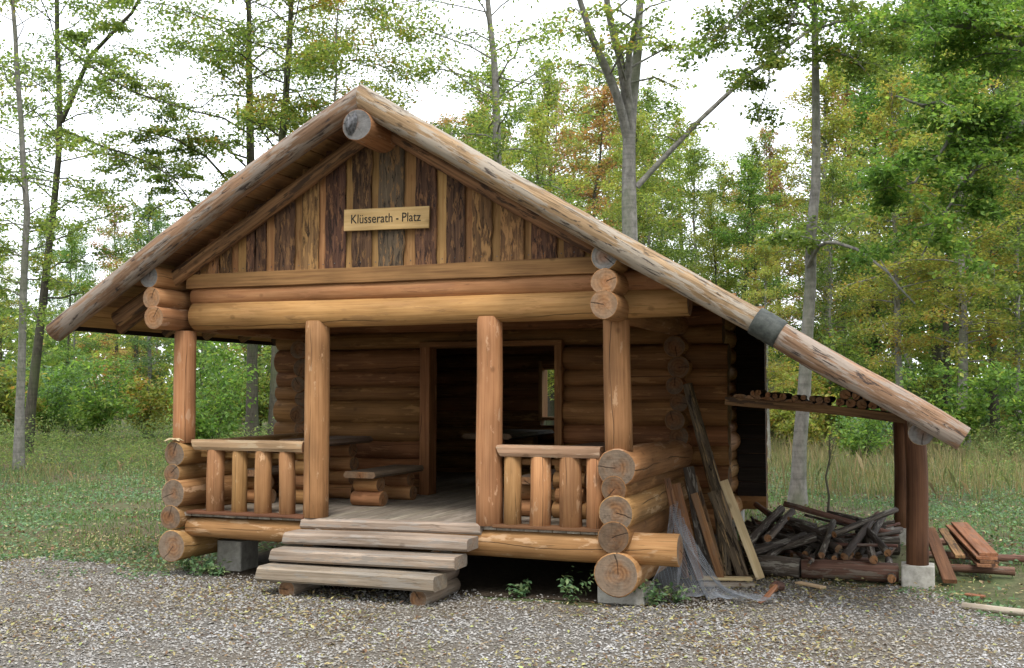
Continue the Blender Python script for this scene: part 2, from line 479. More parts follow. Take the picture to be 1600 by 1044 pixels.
def leafmat(name, stops, trans=.5, var=.12):
    m, t, b, out = nodes(name)
    ti = N(t, 'ShaderNodeAttribute', attribute_name='tint').outputs['Fac']
    rnd = N(t, 'ShaderNodeObjectInfo').outputs['Random']
    f = math_(t, 'ADD', ti, math_(t, 'MULTIPLY', math_(t, 'SUBTRACT', rnd, .5), var))
    col = ramp(t, f, stops)
    isl = N(t, 'ShaderNodeNewGeometry').outputs['Random Per Island']
    hsv = N(t, 'ShaderNodeHueSaturation', {'Color': col})
    t.links.new(math_(t, 'ADD', math_(t, 'MULTIPLY', isl, .7), .68), hsv.inputs['Value'])
    col = hsv.outputs[0]
    t.links.new(col, b.inputs['Base Color'])
    b.inputs['Roughness'].default_value = .5; b.inputs['Specular IOR Level'].default_value = .3
    tr = N(t, 'ShaderNodeBsdfTranslucent', {'Color': mixc(t, 1.0, col, (1.9, 1.85, 1.1), 'MULTIPLY')})
    mx = N(t, 'ShaderNodeMixShader', {0: trans, 1: b.outputs[0], 2: tr.outputs[0]})
    t.links.new(mx.outputs[0], out.inputs[0])
    M[name] = m


G1, G2, G3 = (.062, .105, .028), (.125, .19, .048), (.21, .26, .07)
YE, OR, BR = (.28, .255, .065), (.28, .15, .05), (.20, .10, .045)
leafmat('leaf_green', [(.0, G1), (.35, G2), (.7, G3), (.88, YE), (1.0, OR)])
leafmat('leaf_fresh', [(.0, (.055, .115, .028)), (.4, (.105, .195, .045)), (.8, (.18, .27, .065)), (1.0, (.30, .32, .08))])
leafmat('leaf_yellow', [(.0, G2), (.3, G3), (.6, (.24, .235, .06)), (.85, YE), (1.0, OR)])
leafmat('leaf_rust', [(.0, (.09, .12, .035)), (.3, (.17, .16, .05)), (.55, (.25, .17, .07)), (.8, (.30, .15, .07)), (1.0, (.22, .10, .05))])
leafmat('leaf_blue', [(.0, (.05, .10, .045)), (.5, (.095, .165, .065)), (1.0, (.16, .23, .08))])
leafmat('grass_green', [(.0, (.06, .11, .04)), (.45, (.115, .185, .07)), (.8, (.19, .24, .10)), (1.0, (.28, .27, .14))], trans=.3)
leafmat('grass_dry', [(.0, (.07, .11, .03)), (.3, (.13, .15, .055)), (.65, (.22, .18, .095)), (1.0, (.30, .22, .13))], trans=.3)
leafmat('herb', [(.0, (.065, .13, .06)), (.55, (.12, .21, .095)), (1.0, (.22, .28, .13))], trans=.3)
leafmat('weed_leaf', [(.0, (.06, .11, .035)), (.4, (.12, .18, .06)), (.75, (.20, .24, .085)), (1.0, (.26, .24, .11))], trans=.45)
leafmat('litter', [(.0, (.09, .05, .03)), (.25, (.17, .10, .055)), (.5, (.27, .215, .11)), (.8, (.36, .34, .15)), (1.0, (.29, .34, .11))], trans=.15)


def simple(name, col, rough=.8, bump=0, scale=20, c2=None, metal=0):
    m, t, b, out = nodes(name)
    co = N(t, 'ShaderNodeTexCoord').outputs['Object']
    n = N(t, 'ShaderNodeTexNoise', {'Vector': co, 'Scale': scale, 'Detail': 6, 'Roughness': .65}).outputs[0]
    c = ramp(t, n, [(.35, col), (.68, c2 or tuple(x * 1.3 for x in col))])
    t.links.new(c, b.inputs['Base Color']); b.inputs['Roughness'].default_value = rough
    b.inputs['Metallic'].default_value = metal; b.inputs['Specular IOR Level'].default_value = .25
    if bump:
        bp = N(t, 'ShaderNodeBump', {'Height': n, 'Strength': bump, 'Distance': .01}); t.links.new(bp.outputs[0], b.inputs['Normal'])
    M[name] = m


simple('concrete', (.27, .26, .23), .9, .5, 14, (.46, .44, .40))
simple('roof_felt', (.05, .06, .04), .95, .5, 30, (.10, .11, .07))
simple('tape', (.03, .035, .032), .6, .4, 18, (.075, .082, .072))
simple('letter_black', (.012, .012, .012), .6)
simple('dark_metal', (.035, .035, .036), .45, .3, 30, (.17, .17, .18), .2)
simple('net_thread', (.19, .21, .24), .7, 0, 10, (.30, .325, .36))
simple('dry_leaf', (.42, .33, .19), .8, .4, 25, (.56, .46, .29))


def stone():
    m, t, b, out = nodes('gravel_stone')
    isl = N(t, 'ShaderNodeNewGeometry').outputs['Random Per Island']
    col = ramp(t, isl, [(.0, (.16, .14, .115)), (.3, (.24, .23, .215)), (.6, (.305, .30, .29)), (.9, (.365, .36, .35)), (1.0, (.46, .45, .43))])
    co = N(t, 'ShaderNodeTexCoord').outputs['Object']
    n = N(t, 'ShaderNodeTexNoise', {'Vector': co, 'Scale': 1.1, 'Detail': 5}).outputs[0]
    col = mixc(t, .8, col, ramp(t, n, [(.35, (.74, .68, .58)), (.65, (1.16, 1.17, 1.2))]), 'MULTIPLY')
    t.links.new(col, b.inputs['Base Color']); b.inputs['Roughness'].default_value = .85
    M['gravel_stone'] = m
stone()


def groundmat(name, cols, sc, bump=.6):
    m, t, b, out = nodes(name)
    co = N(t, 'ShaderNodeTexCoord').outputs['Object']
    n1 = N(t, 'ShaderNodeTexNoise', {'Vector': co, 'Scale': sc, 'Detail': 8, 'Roughness': .7}).outputs[0]
    n2 = N(t, 'ShaderNodeTexNoise', {'Vector': co, 'Scale': .45, 'Detail': 5}).outputs[0]
    c = ramp(t, n1, [(.3, cols[0]), (.5, cols[1]), (.7, cols[2])])
    c = mixc(t, ramp(t, n2, [(.42, 0.0), (.62, .8)]), c, ramp(t, n1, [(.3, cols[3]), (.7, cols[4])]))
    t.links.new(c, b.inputs['Base Color']); b.inputs['Roughness'].default_value = .95; b.inputs['Specular IOR Level'].default_value = .1
    bp = N(t, 'ShaderNodeBump', {'Height': n1, 'Strength': bump, 'Distance': .04}); t.links.new(bp.outputs[0], b.inputs['Normal'])
    M[name] = m


groundmat('forest_floor', [(.05, .042, .026), (.10, .082, .05), (.15, .12, .075), (.05, .08, .03), (.11, .15, .06)], 9)
groundmat('gravel_bed', [(.085, .078, .066), (.15, .14, .125), (.22, .21, .195), (.10, .08, .058), (.19, .165, .13)], 60)

# ------------------------------------------------------------------ ground
def ground_sheet():
    xs = np.concatenate([np.linspace(-900, -60, 15), np.linspace(-55, 55, 56), np.linspace(60, 900, 15)])
    ys = np.concatenate([np.linspace(-400, -30, 8), np.linspace(-25, 70, 48), np.linspace(80, 1400, 14)])
    X, Y = np.meshgrid(xs, ys)
    D = np.hypot(X - 3, Y)
    Z = np.where(D > 14, .10 * np.sin(X * .19 + 1) * np.cos(Y * .15) * np.clip((D - 14) / 12, 0, 1), 0.0)
    nx, ny = len(xs), len(ys)
    V = np.stack([X, Y, Z - .004], -1).reshape(-1, 3)
    i, j = np.meshgrid(np.arange(nx - 1), np.arange(ny - 1)); a = (j * nx + i).ravel()
    F = np.stack([a, a + 1, a + nx + 1, a + nx], 1)
    o = MB().add(V, F).build('ground', M['forest_floor']); tag(o, 'forest clearing floor of soil, moss and short green growth', kind='structure')
ground_sheet()


def gravel_edge(x):
    """far edge of the gravel yard as a function of x"""
    e = np.interp(x, [-14, -6, -3.5, -1.0, 0.0, .4, 4.6, 5.0, 5.6, 7.0, 7.5, 8.2, 9.5, 14], [-.9, -.2, .25, .25, .15, -.05, -.05, .6, 1.85, 1.85, 1.3, .1, -.9, -2.5])
    return e + .16 * np.sin(x * 2.7) + .09 * np.sin(x * 6.1 + 2)


xs = np.linspace(-14, 14, 225)
ye = gravel_edge(xs)
V = []; F = []
for i, x in enumerate(xs):
    V += [(x, -16, .002), (x, -4, .002), (x, ye[i], .002)]
for i in range(len(xs) - 1):
    a = i * 3
    F += [(a, a + 3, a + 4, a + 1), (a + 1, a + 4, a + 5, a + 2)]
o = MB().add(V, np.array(F), smooth=False).build('gravel_yard', M['gravel_bed']); tag(o, 'grey crushed stone yard in front of the hut', kind='structure')

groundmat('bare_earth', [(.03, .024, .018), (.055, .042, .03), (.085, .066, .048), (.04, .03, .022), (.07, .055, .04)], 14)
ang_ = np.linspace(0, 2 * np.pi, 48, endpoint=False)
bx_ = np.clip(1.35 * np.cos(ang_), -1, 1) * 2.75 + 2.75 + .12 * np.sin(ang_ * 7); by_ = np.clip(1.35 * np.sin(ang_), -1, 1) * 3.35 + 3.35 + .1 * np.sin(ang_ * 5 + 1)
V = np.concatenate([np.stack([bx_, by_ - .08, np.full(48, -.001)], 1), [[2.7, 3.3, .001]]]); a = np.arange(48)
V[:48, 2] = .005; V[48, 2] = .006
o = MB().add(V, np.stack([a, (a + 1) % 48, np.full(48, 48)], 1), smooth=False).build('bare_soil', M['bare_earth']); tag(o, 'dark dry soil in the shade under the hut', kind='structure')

# ------------------------------------------------------------------ the log hut
W = 4.72
hut = empty('log_hut', (W / 2, 3.0, 0), 'open-fronted log shelter with a porch, gable roof and the name board over its entrance', 'hut')
AX = W / 2                     # apex x
ZA, SL, SR = 4.655, .588, .598   # barge-log centre height at the apex; slopes
def zroof(x): return ZA - (SL * (AX - x) if x < AX else SR * (x - AX))
YF, YB = -.5, 6.75             # front and rear of the roof

# side wall logs, lower five run the full depth
RZ = [(.294, .199), (.611, .146), (.827, .158), (1.036, .118), (1.220, .175)]
LZ = [(.316, .165), (.606, .125), (.850, .145), (1.057, .099), (1.256, .126)]
for i, (z, r) in enumerate(RZ):
    log('wall_log', (W - .005 + .012 * (-1) ** i, -.17 + .007 * i, z), (W, 6.66, z + .0), r, r * .9, M['wall_log' if i % 2 else 'peeled_log'], hut, k=22, seed=10 + i)
for i, (z, r) in enumerate(LZ):
    log('wall_log', (.015 + .012 * (-1) ** i, -.17 + .006 * i, z), (.0, 6.66, z), r, r * .9, M['peeled_log'], hut, k=22, seed=30 + i)
UP = [(1.41, .11), (1.585, .115), (1.78, .105), (1.965, .102), (2.17, .127), (2.40, .122)]
for i, (z, r) in enumerate(UP):
    for x, sg in ((W + .03, 0), (-.02, .03)):
        log('wall_log', (x + .02 * (-1) ** i, 2.38 - .03 * (i % 2), z + sg), (x - .02, 6.66 + .02 * (i % 2), z + sg), r, r * .95, M['wall_log'], hut, k=16, step=.5)
# purlins carrying the roof
PZ = [(2.645, .127), (2.845, .118), (3.066, .122)]
for i, (z, r) in enumerate(PZ):
    y0 = -.46 - (.012 * (2 - i) if i < 2 else 0.0)
    e = M['grey_end'] if i == 2 else M['orange_end']
    log('purlin', (W - .005, y0, z), (W, 6.7, z), r, r * 1.02, M['peeled_log'], hut, k=22, seed=50 + i, end=e)
    y0 = -.44 - (.012 * (2 - i) if i < 2 else 0.0)
    log('purlin', (-.10 + .045 * (2 - i), y0, z + .005), (-.04, 6.7, z), r * .93, r * .95, M['peeled_log'], hut, k=22, seed=60 + i, end=e)
ridge = log('ridge_log', (AX + .015, -.62, 4.385), (AX, 6.7, 4.385), .150, .155, M['peeled_log'], hut, k=26, seed=3, chamfer=.03, end=M['grey_end'])
# carved dark animal head on the ridge end: face, two ears, muzzle
mb = MB()
out_ = [(-.045, .085), (-.028, .125), (-.012, .090), (.018, .092), (.042, .135), (.056, .075), (.050, .02), (.03, -.045), (0, -.085), (-.028, -.080), (-.052, -.03), (-.062, .03)]
oc = np.array(out_); ce = oc.mean(0)
L0 = np.stack([oc[:, 0], np.zeros(12), oc[:, 1]], 1); L1 = np.stack([ce[0] + (oc[:, 0] - ce[0]) * .72, np.full(12, -.028), ce[1] + (oc[:, 1] - ce[1]) * .72], 1)
L0 = L0 * np.array([1.12, 1, 1.0]); L1 = L1 * np.array([1.12, 1, 1.0])
L2 = np.array([[.0, -.05, -.02]])
a = np.arange(12); b_ = (a + 1) % 12
mb.add(np.concatenate([L0, L1, L2]) + np.array([AX - .035, -.632, 4.375]), [(np.stack([a, b_, b_ + 12, a + 12], 1), 0, False), (np.stack([a + 12, b_ + 12, np.full(12, 24)], 1), 0, False)])
mb.build('carved_head', M['dark_metal'], ridge)

# corner and porch posts
POSTS = [(0.03, 1.37, 2.53, .113), (1.615, .66, 2.60, .124), (3.468, .66, 2.60, .124), (4.715, 1.37, 2.54, .124)]
for i, (x, z0, z1, r) in enumerate(POSTS):
    log('post', (x, .0, z0), (x - (.02 if i == 3 else 0), .0, z1), r * 1.02, r * .98, M['post_log'], hut, k=24, seed=70 + i, wob=.012, sag=.003, chamfer=.04)
# front beams
log('front_beam', (.16, .01, 2.690), (5.36, .01, 2.690), .150, .128, M['beam_log'], hut, k=24, seed=81, wob=.03)
log('front_beam', (.14, .02, 2.885), (5.22, .02, 2.880), .108, .112, M['beam_log'], hut, k=22, seed=82, wob=.03)
plank('gable_sill', (.10, -.055, 3.045), (W - .10, -.055, 3.040), .15, .085, M['sill_board'], hut, wob=.05, up=(0, 1, 0), step=.2)
log('floor_beam', (.12, .015, .50), (5.25, .03, .505), .098, .145, M['peeled_log'], hut, k=22, seed=85, end=M['log_end'])
log('floor_beam', (-.45, 2.65, .47), (5.25, 2.65, .47), .15, .15, M['wall_log'], hut, k=14, step=.6)

# gable boards: (left x, right x, look)
GB = [.02, .11, .207, .34, .475, .60, .673, .803, .905, 1.013, 1.141, 1.346, 1.456, 1.626, 1.734, 1.931, 2.028, 2.216, 2.32, 2.568, 2.727, 2.917, 3.046, 3.217, 3.317, 3.487, 3.604, 3.814, 3.911, 4.132, 4.231, 4.403, 4.518, 4.62, 4.70]
look = 'slslhlslhlblhlblblglblblhlblhlblslls'
LK = {'l': 'sawn_board', 'b': 'bark_board', 'h': 'half_bark_board', 'g': 'slate_bark_board', 's': 'sawn_board'}
# order matched to the photograph: dark bark boards lie over the joints of the pale ones
dark_spans = {(.34, .475): 'h', (.475, .60): 'h', (.803, .905): 'b', (.905, 1.013): 'b', (1.141, 1.346): 'b', (1.456, 1.626): 'h', (1.734, 1.931): 'b',
              (2.028, 2.216): 'b', (2.32, 2.568): 'g', (2.727, 2.917): 'b', (3.046, 3.217): 'b', (3.317, 3.487): 'h', (3.604, 3.814): 'h',
              (3.911, 4.132): 'b', (4.231, 4.403): 'b', (4.518, 4.62): 'b', (.11, .207): 'b'}
for i in range(len(GB) - 1):
    a, b_ = GB[i], GB[i + 1]
    kd = dark_spans.get((a, b_))
    xm = (a + b_) / 2; wd = b_ - a
    z1 = min(zroof(a), zroof(b_)) + .02
    if z1 < 3.14: continue
    over = .03 if kd else -.004
    n = max(3, int((z1 - 3.10) / .12) + 2)
    P = line((xm, -.035 if kd else .0, 3.095 - rng.uniform(0, .01)), (xm + rng.normal(0, .004), -.035 if kd else .0, z1), n)
    k = 1 + (rng.normal(0, .035, n) if kd else rng.normal(0, .006, n))
    sec = rectsec(wd + over, .030 if kd else .026, .010 if kd else .004)
    mb = MB(); sweep(P, sec, None, up=(0, 1, 0), wob=.0, smooth=False, mb=mb)
    if kd:   # wavy bark edges and a rounded face
        v = mb.v[0]; m_ = len(sec)
        nn = np.repeat(np.arange(n), m_)
        v[:n * m_, 0] = xm + (v[:n * m_, 0] - xm) * k[nn] + np.repeat(rng.normal(0, .004, n), m_)
    mb.build('gable_board', [M[{'b': 'bark_board', 'h': 'half_bark_board', 'g': 'slate_bark_board', None: 'sawn_board'}[kd]]] * 2, hut)
nm_ = MB()
for i in range(len(GB) - 1):
    xm = (GB[i] + GB[i + 1]) / 2
    if min(zroof(GB[i]), zroof(GB[i + 1])) < 3.3: continue
    for zz in (3.17,):
        c_ = circle(8) * .006
        yy = -.055 if (GB[i], GB[i + 1]) in dark_spans else -.016
        V = np.concatenate([np.stack([xm + c_[:, 0], np.full(8, yy), zz + c_[:, 1]], 1), np.stack([xm + c_[:, 0] * .8, np.full(8, yy - .004), zz + c_[:, 1] * .8], 1), [[xm, yy - .005, zz]]])
        a = np.arange(8); b_ = (a + 1) % 8
        nm_.add(V, [(np.stack([a, b_, b_ + 8, a + 8], 1), 0, False), (np.stack([a + 8, b_ + 8, np.full(8, 16)], 1), 0, False)])
o = nm_.build('nail_heads', M['dark_metal'], hut); tag(o, kind='stuff')
# inner raking logs against the gable
log('rafter', (-.75, -.13, zroof(-.75) - .16), (AX - .10, -.13, zroof(AX - .1) - .17), .085, .075, M['rafter_log'], hut, seed=91)
log('rafter', (AX + .10, -.13, zroof(AX + .1) - .17), (4.55, -.13, zroof(4.55) - .15), .075, .085, M['rafter_log'], hut, seed=92)

# barge logs at the roof edge
yb = -.5
log('barge_log', (AX - .002, yb, ZA), (-1.245, yb, zroof(-1.245) - .015), .118, .110, M['grey_log'], hut, k=24, seed=95, wob=.05, sag=.02, chamfer=.12, skew=(-.575, 0), end=M['grey_log'])
log('barge_log', (AX + .002, yb, ZA), (6.10, yb, zroof(6.10)), .119, .104, M['grey_log'], hut, k=24, seed=96, wob=.05, sag=.012, chamfer=.02, skew=(-.585, 0), end=M['grey_log'])
log('barge_log', (6.06, yb, zroof(6.06)), (7.56, yb, 1.535), .112, .098, M['grey_log'], hut, k=24, seed=97, wob=.05, sag=.012, chamfer=.03, end=M['orange_end'])
P = line((6.0, yb, zroof(6.0)), (6.20, yb, zroof(6.20) - .003), 9)
mb = sweep(P, circle(26), np.array([.120, .123, .121, .124, .120, .124, .121, .123, .118]), wob=.02, chamfer=.02)
mb.build('joint_wrap', [M['tape'], M['tape']], hut)

# roof: raking rafters, boards and felt
for y in np.arange(.35, 6.6, .78):
    log('rafter', (-1.12, y, zroof(-1.12) - .015), (AX - .02, y, zroof(AX) - .03), .06, .055, M['rafter_log'], hut, k=10, step=.8)
    log('rafter', (AX + .02, y, zroof(AX) - .03), (7.40, y, zroof(7.4) + .0), .055, .06, M['rafter_log'], hut, k=10, step=.8)
s = -1.18
for side in (0, 1):
    x0, x1 = ((-1.22, AX), (AX, 7.45))[side]
    sl = SL if side == 0 else -SR
    c = math.sqrt(1 + sl * sl); nb = int((x1 - x0) * c / .205)
    for i in range(nb):
        xm = x0 + (i + .5) * (x1 - x0) / nb
        z = zroof(xm) + .058
        up = (-sl / c, 0, 1 / c)
        plank('roof_board', (xm, YF + .08, z), (xm, YB, z), (x1 - x0) / nb * c - .006, .024, M['roof_board'], hut, up=up, step=3, wob=0, ch=.003)
    zz0, zz1 = zroof(x0) + .083, zroof(x1) + .083
    if side == 0: Pp = line((x0 - .03, (YF + YB) / 2 + .05, zz0 - .015), (x1, (YF + YB) / 2 + .05, zz1), 3)
    else: Pp = line((x0, (YF + YB) / 2 + .05, zz0), (x1 + .03, (YF + YB) / 2 + .05, zz1 - .015), 3)
    mb = sweep(Pp, rectsec(YB - YF - .1, .014, .003), up=(0, 0, 1), smooth=False)
    mb.build('roof_felt', [M['roof_felt'], M['roof_felt']], hut)
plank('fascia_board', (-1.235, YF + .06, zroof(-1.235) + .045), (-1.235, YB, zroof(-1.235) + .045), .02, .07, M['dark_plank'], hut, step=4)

# porch and room floor boards, run front to back
nb = 34
for i in range(nb):
    xa = .07 + i * (W - .14) / nb; wd = (W - .14) / nb
    plank('floor_board', (xa + wd / 2, -.085 + rng.uniform(-.006, .006), .640), (xa + wd / 2, 6.5, .640), wd - .007, .036, M['floor_plank'], hut, wob=0, step=7, ch=.004)

# room front wall with the doorway
DX0, DX1 = 1.70, 3.29
FW = [(.72, .13), (.96, .13), (1.196, .118), (1.41, .128), (1.66, .152), (1.885, .10), (2.062, .107), (2.29, .147)]
for i, (z, r) in enumerate(FW):
    log('wall_log', (-.50 + rng.uniform(-.012, .012), 2.66, z), (DX0 - .13, 2.66, z), r, r * .98, M['wall_log'], hut, k=16, step=.35, seed=110 + i)
    log('wall_log', (DX1 + .08, 2.66, z), (5.27 + rng.uniform(-.01, .01), 2.66, z), r, r, M['wall_log'], hut, k=16, step=.35, seed=130 + i)
for i, (z, r, ex) in enumerate([(2.545, .115, .5), (2.75, .125, .5), (2.97, .12, .45), (3.17, .12, .1), (3.37, .12, -.35), (3.57, .12, -.70), (3.77, .12, -1.05), (3.97, .12, -1.4), (4.16, .11, -1.7)]):
    log('wall_log', (-ex, 2.66, z), (W + ex, 2.66, z), r, r, M['wall_log'], hut, k=14, step=.5, seed=150 + i)
# door frame
fr = MB()
plank('door_frame', (DX0 - .065, 2.60, .66), (DX0 - .065, 2.60, 2.44), .13, .22, M['wall_log'], hut, up=(0, 1, 0), step=.6, wob=.01)
plank('door_frame', (DX1 + .045, 2.60, .66), (DX1 + .045, 2.60, 2.44), .09, .22, M['wall_log'], hut, up=(0, 1, 0), step=.6, wob=.01)
plank('door_frame', (DX0 - .13, 2.585, 2.472), (DX1 + .09, 2.585, 2.472), .20, .062, M['wall_log'], hut, step=.6, wob=.01)

# rear wall with a window opening
WX0, WX1, WZ0, WZ1 = 1.86, 2.66, 1.49, 2.32
RW = [.36, .60, .82, 1.05, 1.28, 1.50, 1.72, 1.93, 2.14, 2.36, 2.58, 2.79, 3.0, 3.2, 3.4, 3.6, 3.8, 4.0, 4.18]
for i, z in enumerate(RW):
    ex = .50 if z < 3.05 else .1 - (z - 3.2) * 1.8
    r = .122
    if WZ0 - .02 < z < WZ1:
        log('wall_log', (-ex, 6.25, z), (WX0, 6.25, z), r, r, M['wall_log'], hut, k=14, step=.6)
        log('wall_log', (WX1, 6.25, z), (W + ex, 6.25, z), r, r, M['wall_log'], hut, k=14, step=.6)
    else:
        log('wall_log', (-ex, 6.25, z), (W + ex, 6.25, z), r, r, M['wall_log'], hut, k=14, step=.6)
win = plank('window_frame', (WX0 + .02, 6.25, WZ0 - .02), (WX0 + .02, 6.25, WZ1 + .05), .06, .27, M['sawn_board'], hut, up=(0, 1, 0), step=.6, wob=0)
plank('window_frame', (WX1 - .02, 6.25, WZ0 - .02), (WX1 - .02, 6.25, WZ1 + .05), .06, .27, M['sawn_board'], hut, up=(0, 1, 0), step=.6, wob=0)
plank('window_frame', (WX0 + .05, 6.25, WZ0 + .008), (WX1 - .05, 6.25, WZ0 + .008), .26, .05, M['sawn_board'], hut, step=.6, wob=0)
plank('window_frame', (WX0 + .05, 6.25, WZ1 + .02), (WX1 - .05, 6.25, WZ1 + .02), .26, .05, M['sawn_board'], hut, step=.6, wob=0)
# unseen boards added above the room to keep daylight out
for i in range(18):
    yy = 2.82 + i * .186
    plank('added_ceiling_board', (.1, yy + .09, 3.10), (W - .1, yy + .09, 3.10), .18, .03, M['floor_plank'], hut, step=3, wob=0)
# near-black boards painting the shade over the rear wall's log ends
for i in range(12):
    plank('shade_board', (W + .12, 6.08, .54 + i * .2), (W + .512, 6.08, .54 + i * .2), .03, .196, M['dark_plank'], hut, step=1, wob=0, up=(0, 0, 1))

# balustrades between the posts
for (xa, xb, bx, y0) in ((.20, 1.50, [(.43, .095), (.72, .080), (1.005, .090), (1.285, .084)], 0), (3.58, 4.56, [(3.695, .083), (3.965, .098), (4.26, .104), (4.50, .09)], 0)):
    mbb = sweep(line((xa, -.01, 1.352), (xb, -.01, 1.350), 8), np.array([(.075, -.052), (.088, -.02), (.080, .028), (.055, .052), (-.055, .052), (-.080, .028), (-.088, -.02), (-.075, -.052)]), wob=.015, chamfer=.03, smooth=False, skew=(-.5, 0))
    bal = mbb.build('balustrade', [M['rail_log'], M['log_end']], hut)
    bal['label'] = 'top rail of the porch balustrade, resting on short round balusters'
    for bx_, r in bx:
        log('baluster', (bx_, .0, .672), (bx_ + rng.normal(0, .006), .0, 1.30), r, r * .96, M['post_log'], bal, k=14, wob=.025, sag=.003, chamfer=.05)
    plank('lower_rail', (xa, .085, 1.245), (xb, .085, 1.245), .03, .055, M['sawn_board'], bal, step=.5)
    plank('sole_plank', (xa - .04, -.03, .660), (xb + .04, -.03, .660), .17, .030, M['lean_post'], bal, step=.3, wob=.0)

# foundation blocks
def block(name, x0, x1, y0, y1, z0, z1, mat, parent):
    mb = sweep(line(((x0 + x1) / 2, (y0 + y1) / 2, z0), ((x0 + x1) / 2, (y0 + y1) / 2, z1), 3), rectsec(y1 - y0, x1 - x0, .012), up=(1, 0, 0), smooth=False, wob=.006)
    return mb.build(name, [mat, mat], parent)
block('foundation_block', .20, .50, .36, .70, -.03, .315, M['concrete'], hut)
block('foundation_block', 4.50, 4.93, .02, .45, -.03, .15, M['concrete'], hut)
for x in (.25, 2.3, 4.7):
    for y in (2.65, 6.25):
        block('foundation_block', x - .18, x + .18, y - .18, y + .18, -.03, .30, M['concrete'], hut)
block('foundation_block', 7.055, 7.36, 1.83, 2.13, -.03, .205, M['concrete'], hut)
block('foundation_block', 6.90, 7.20, 4.95, 5.25, -.03, .2, M['concrete'], hut)

# lean-to on the right
log('lean_to_post', (7.205, 1.98, .20), (7.20, 1.98, 1.62), .106, .100, M['lean_post'], hut, k=20, seed=201, wob=.02)
log('lean_to_post', (7.035, 5.1, .2), (7.035, 5.1, 1.75), .105, .10, M['lean_post'], hut, k=16, seed=202, wob=.02)
log('lean_to_purlin', (7.255, -.32, 1.565), (7.17, 6.7, 1.60), .096, .10, M['grey_log'], hut, k=20, seed=203, end=M['grey_end'])
shelf = plank('shelf_beam', (5.35, 1.99, 1.805), (7.12, 1.99, 1.625), .12, .085, M['rafter_log'], hut, wob=.06, step=.15, sag=.008)
for i in range(5):
    plank('shelf_board', (5.38, 2.12 + i * .16, 1.835), (7.08, 2.12 + i * .16, 1.665), .15, .022, M['floor_plank'], shelf, wob=.02)

# name board
sg = sweep(np.array([[1.958, -.085, 3.588], [2.15, -.085, 3.585], [2.42, -.085, 3.580], [2.68, -.085, 3.575], [2.876, -.085, 3.570]]), rectsec(.022, .214, .004), None, wob=.012, smooth=False)
sign = sg.build('name_board', [M['sign_board'], M['sign_board']], hut)
sign['label'] = 'pale yellow board lettered with the place name'
tc = bpy.data.curves.new('lettering', 'FONT')
tc.body = 'Klüsserath - Platz'; tc.size = .128; tc.extrude = .0012; tc.align_x = 'CENTER'; tc.align_y = 'CENTER'; tc.space_word = .9
to = bpy.data.objects.new('tmp', tc); C.objects.link(to)
bpy.context.view_layer.update()
tme = bpy.data.meshes.new_from_object(to.evaluated_get(bpy.context.evaluated_depsgraph_get()))
tw = max(v.co.x for v in tme.vertices) - min(v.co.x for v in tme.vertices)
bpy.data.objects.remove(to)
from mathutils import Matrix
tme.transform(Matrix.Translation((2.412, -.0985, 3.582)) @ Matrix.Rotation(math.radians(-1.1) * -1, 4, 'Y') @ Matrix.Rotation(math.radians(90), 4, 'X') @ Matrix.Diagonal((.755 / tw, 1.0, 1, 1)))
tme.materials.clear(); tme.materials.append(M['letter_black'])
to = bpy.data.objects.new('lettering', tme); C.objects.link(to); to.parent = sign; to.location = (0, 0, 0)

# ------------------------------------------------------------------ wooden steps
st = empty('wooden_steps', (2.4, -.45, 0), 'four weathered grey plank steps rising to the porch floor', 'steps')
for i, (y, z, xa, xb, tk) in enumerate([(-.75, .275, 1.43, 3.24, .135), (-.57, .41, 1.46, 3.36, .115), (-.38, .545, 1.48, 3.40, .11), (-.18, .656, 1.51, 3.42, .10)]):
    dz = -.008 if i == 0 else .018
    mb = sweep(line((xa, y + .14, z - tk / 2), (xb, y + .14, z - tk / 2 + (dz if i else -.0)), 9, .004), rectsec(.30 if i < 3 else .16, tk, .022), up=(0, 0, 1), wob=.006, smooth=False, skew=(.25, 0))
    mb.build('tread', [M['step_plank'], M['step_plank']], st)
for x in (1.70, 3.05):
    for (y0, y1, z, r) in ((-.66, .1, .06, .085), (-.48, .1, .20, .075), (-.28, .1, .375, .072), (-.14, .1, .50, .06)):
        log('stringer_log', (x, y0, z), (x, y1, z), r, r, M['step_plank'], st, k=14, end=M['log_end'])

# ------------------------------------------------------------------ porch tables and benches
def slab_seat(name, x, y0, y1, z, wd, tk, mat, label, cat, group, nsup=2, supw=.30, supr=.095, floor=.66):
    t = empty(name, (x, (y0 + y1) / 2, floor), label, cat, group)
    mb = sweep(line((x, y0, z - tk / 2), (x, y1, z - tk / 2), 6), np.array([(-wd * .42, -tk / 2), (wd * .42, -tk / 2), (wd / 2, -.1 * tk), (wd * .44, tk / 2), (-wd * .44, tk / 2), (-wd / 2, -.1 * tk)]), up=(0, 0, 1), wob=.03, smooth=False)
    mb.build('seat' if cat == 'bench' else 'table_top', [M[mat], M['orange_end']], t)
    h = z - tk - floor
    n = max(2, round(h / (supr * 1.72)))
    r = h / n / 1.80
    for yy in (y0 + .22, y1 - .25)[:nsup]:
        for i in range(n):
            zz = floor + (i + .5) * h / n
            ww = supw * (1.15 if i == 0 else .92 if i % 2 else 1.05)
            mb = sweep(line((x - ww / 2, yy, zz), (x + ww / 2, yy, zz), 4), circle(12) * np.array([1.25, .93]), np.full(4, r * 1.04), wob=.03, chamfer=.06)
            mb.build('support_log', [M['beam_log'], M['orange_end']], t)
    return t
slab_seat('bench', 1.60, .93, 2.15, 1.04, .40, .07, 'table_plank', 'low slab bench on stacked log feet beside the second porch post, left of the doorway', 'bench', 'slab benches')
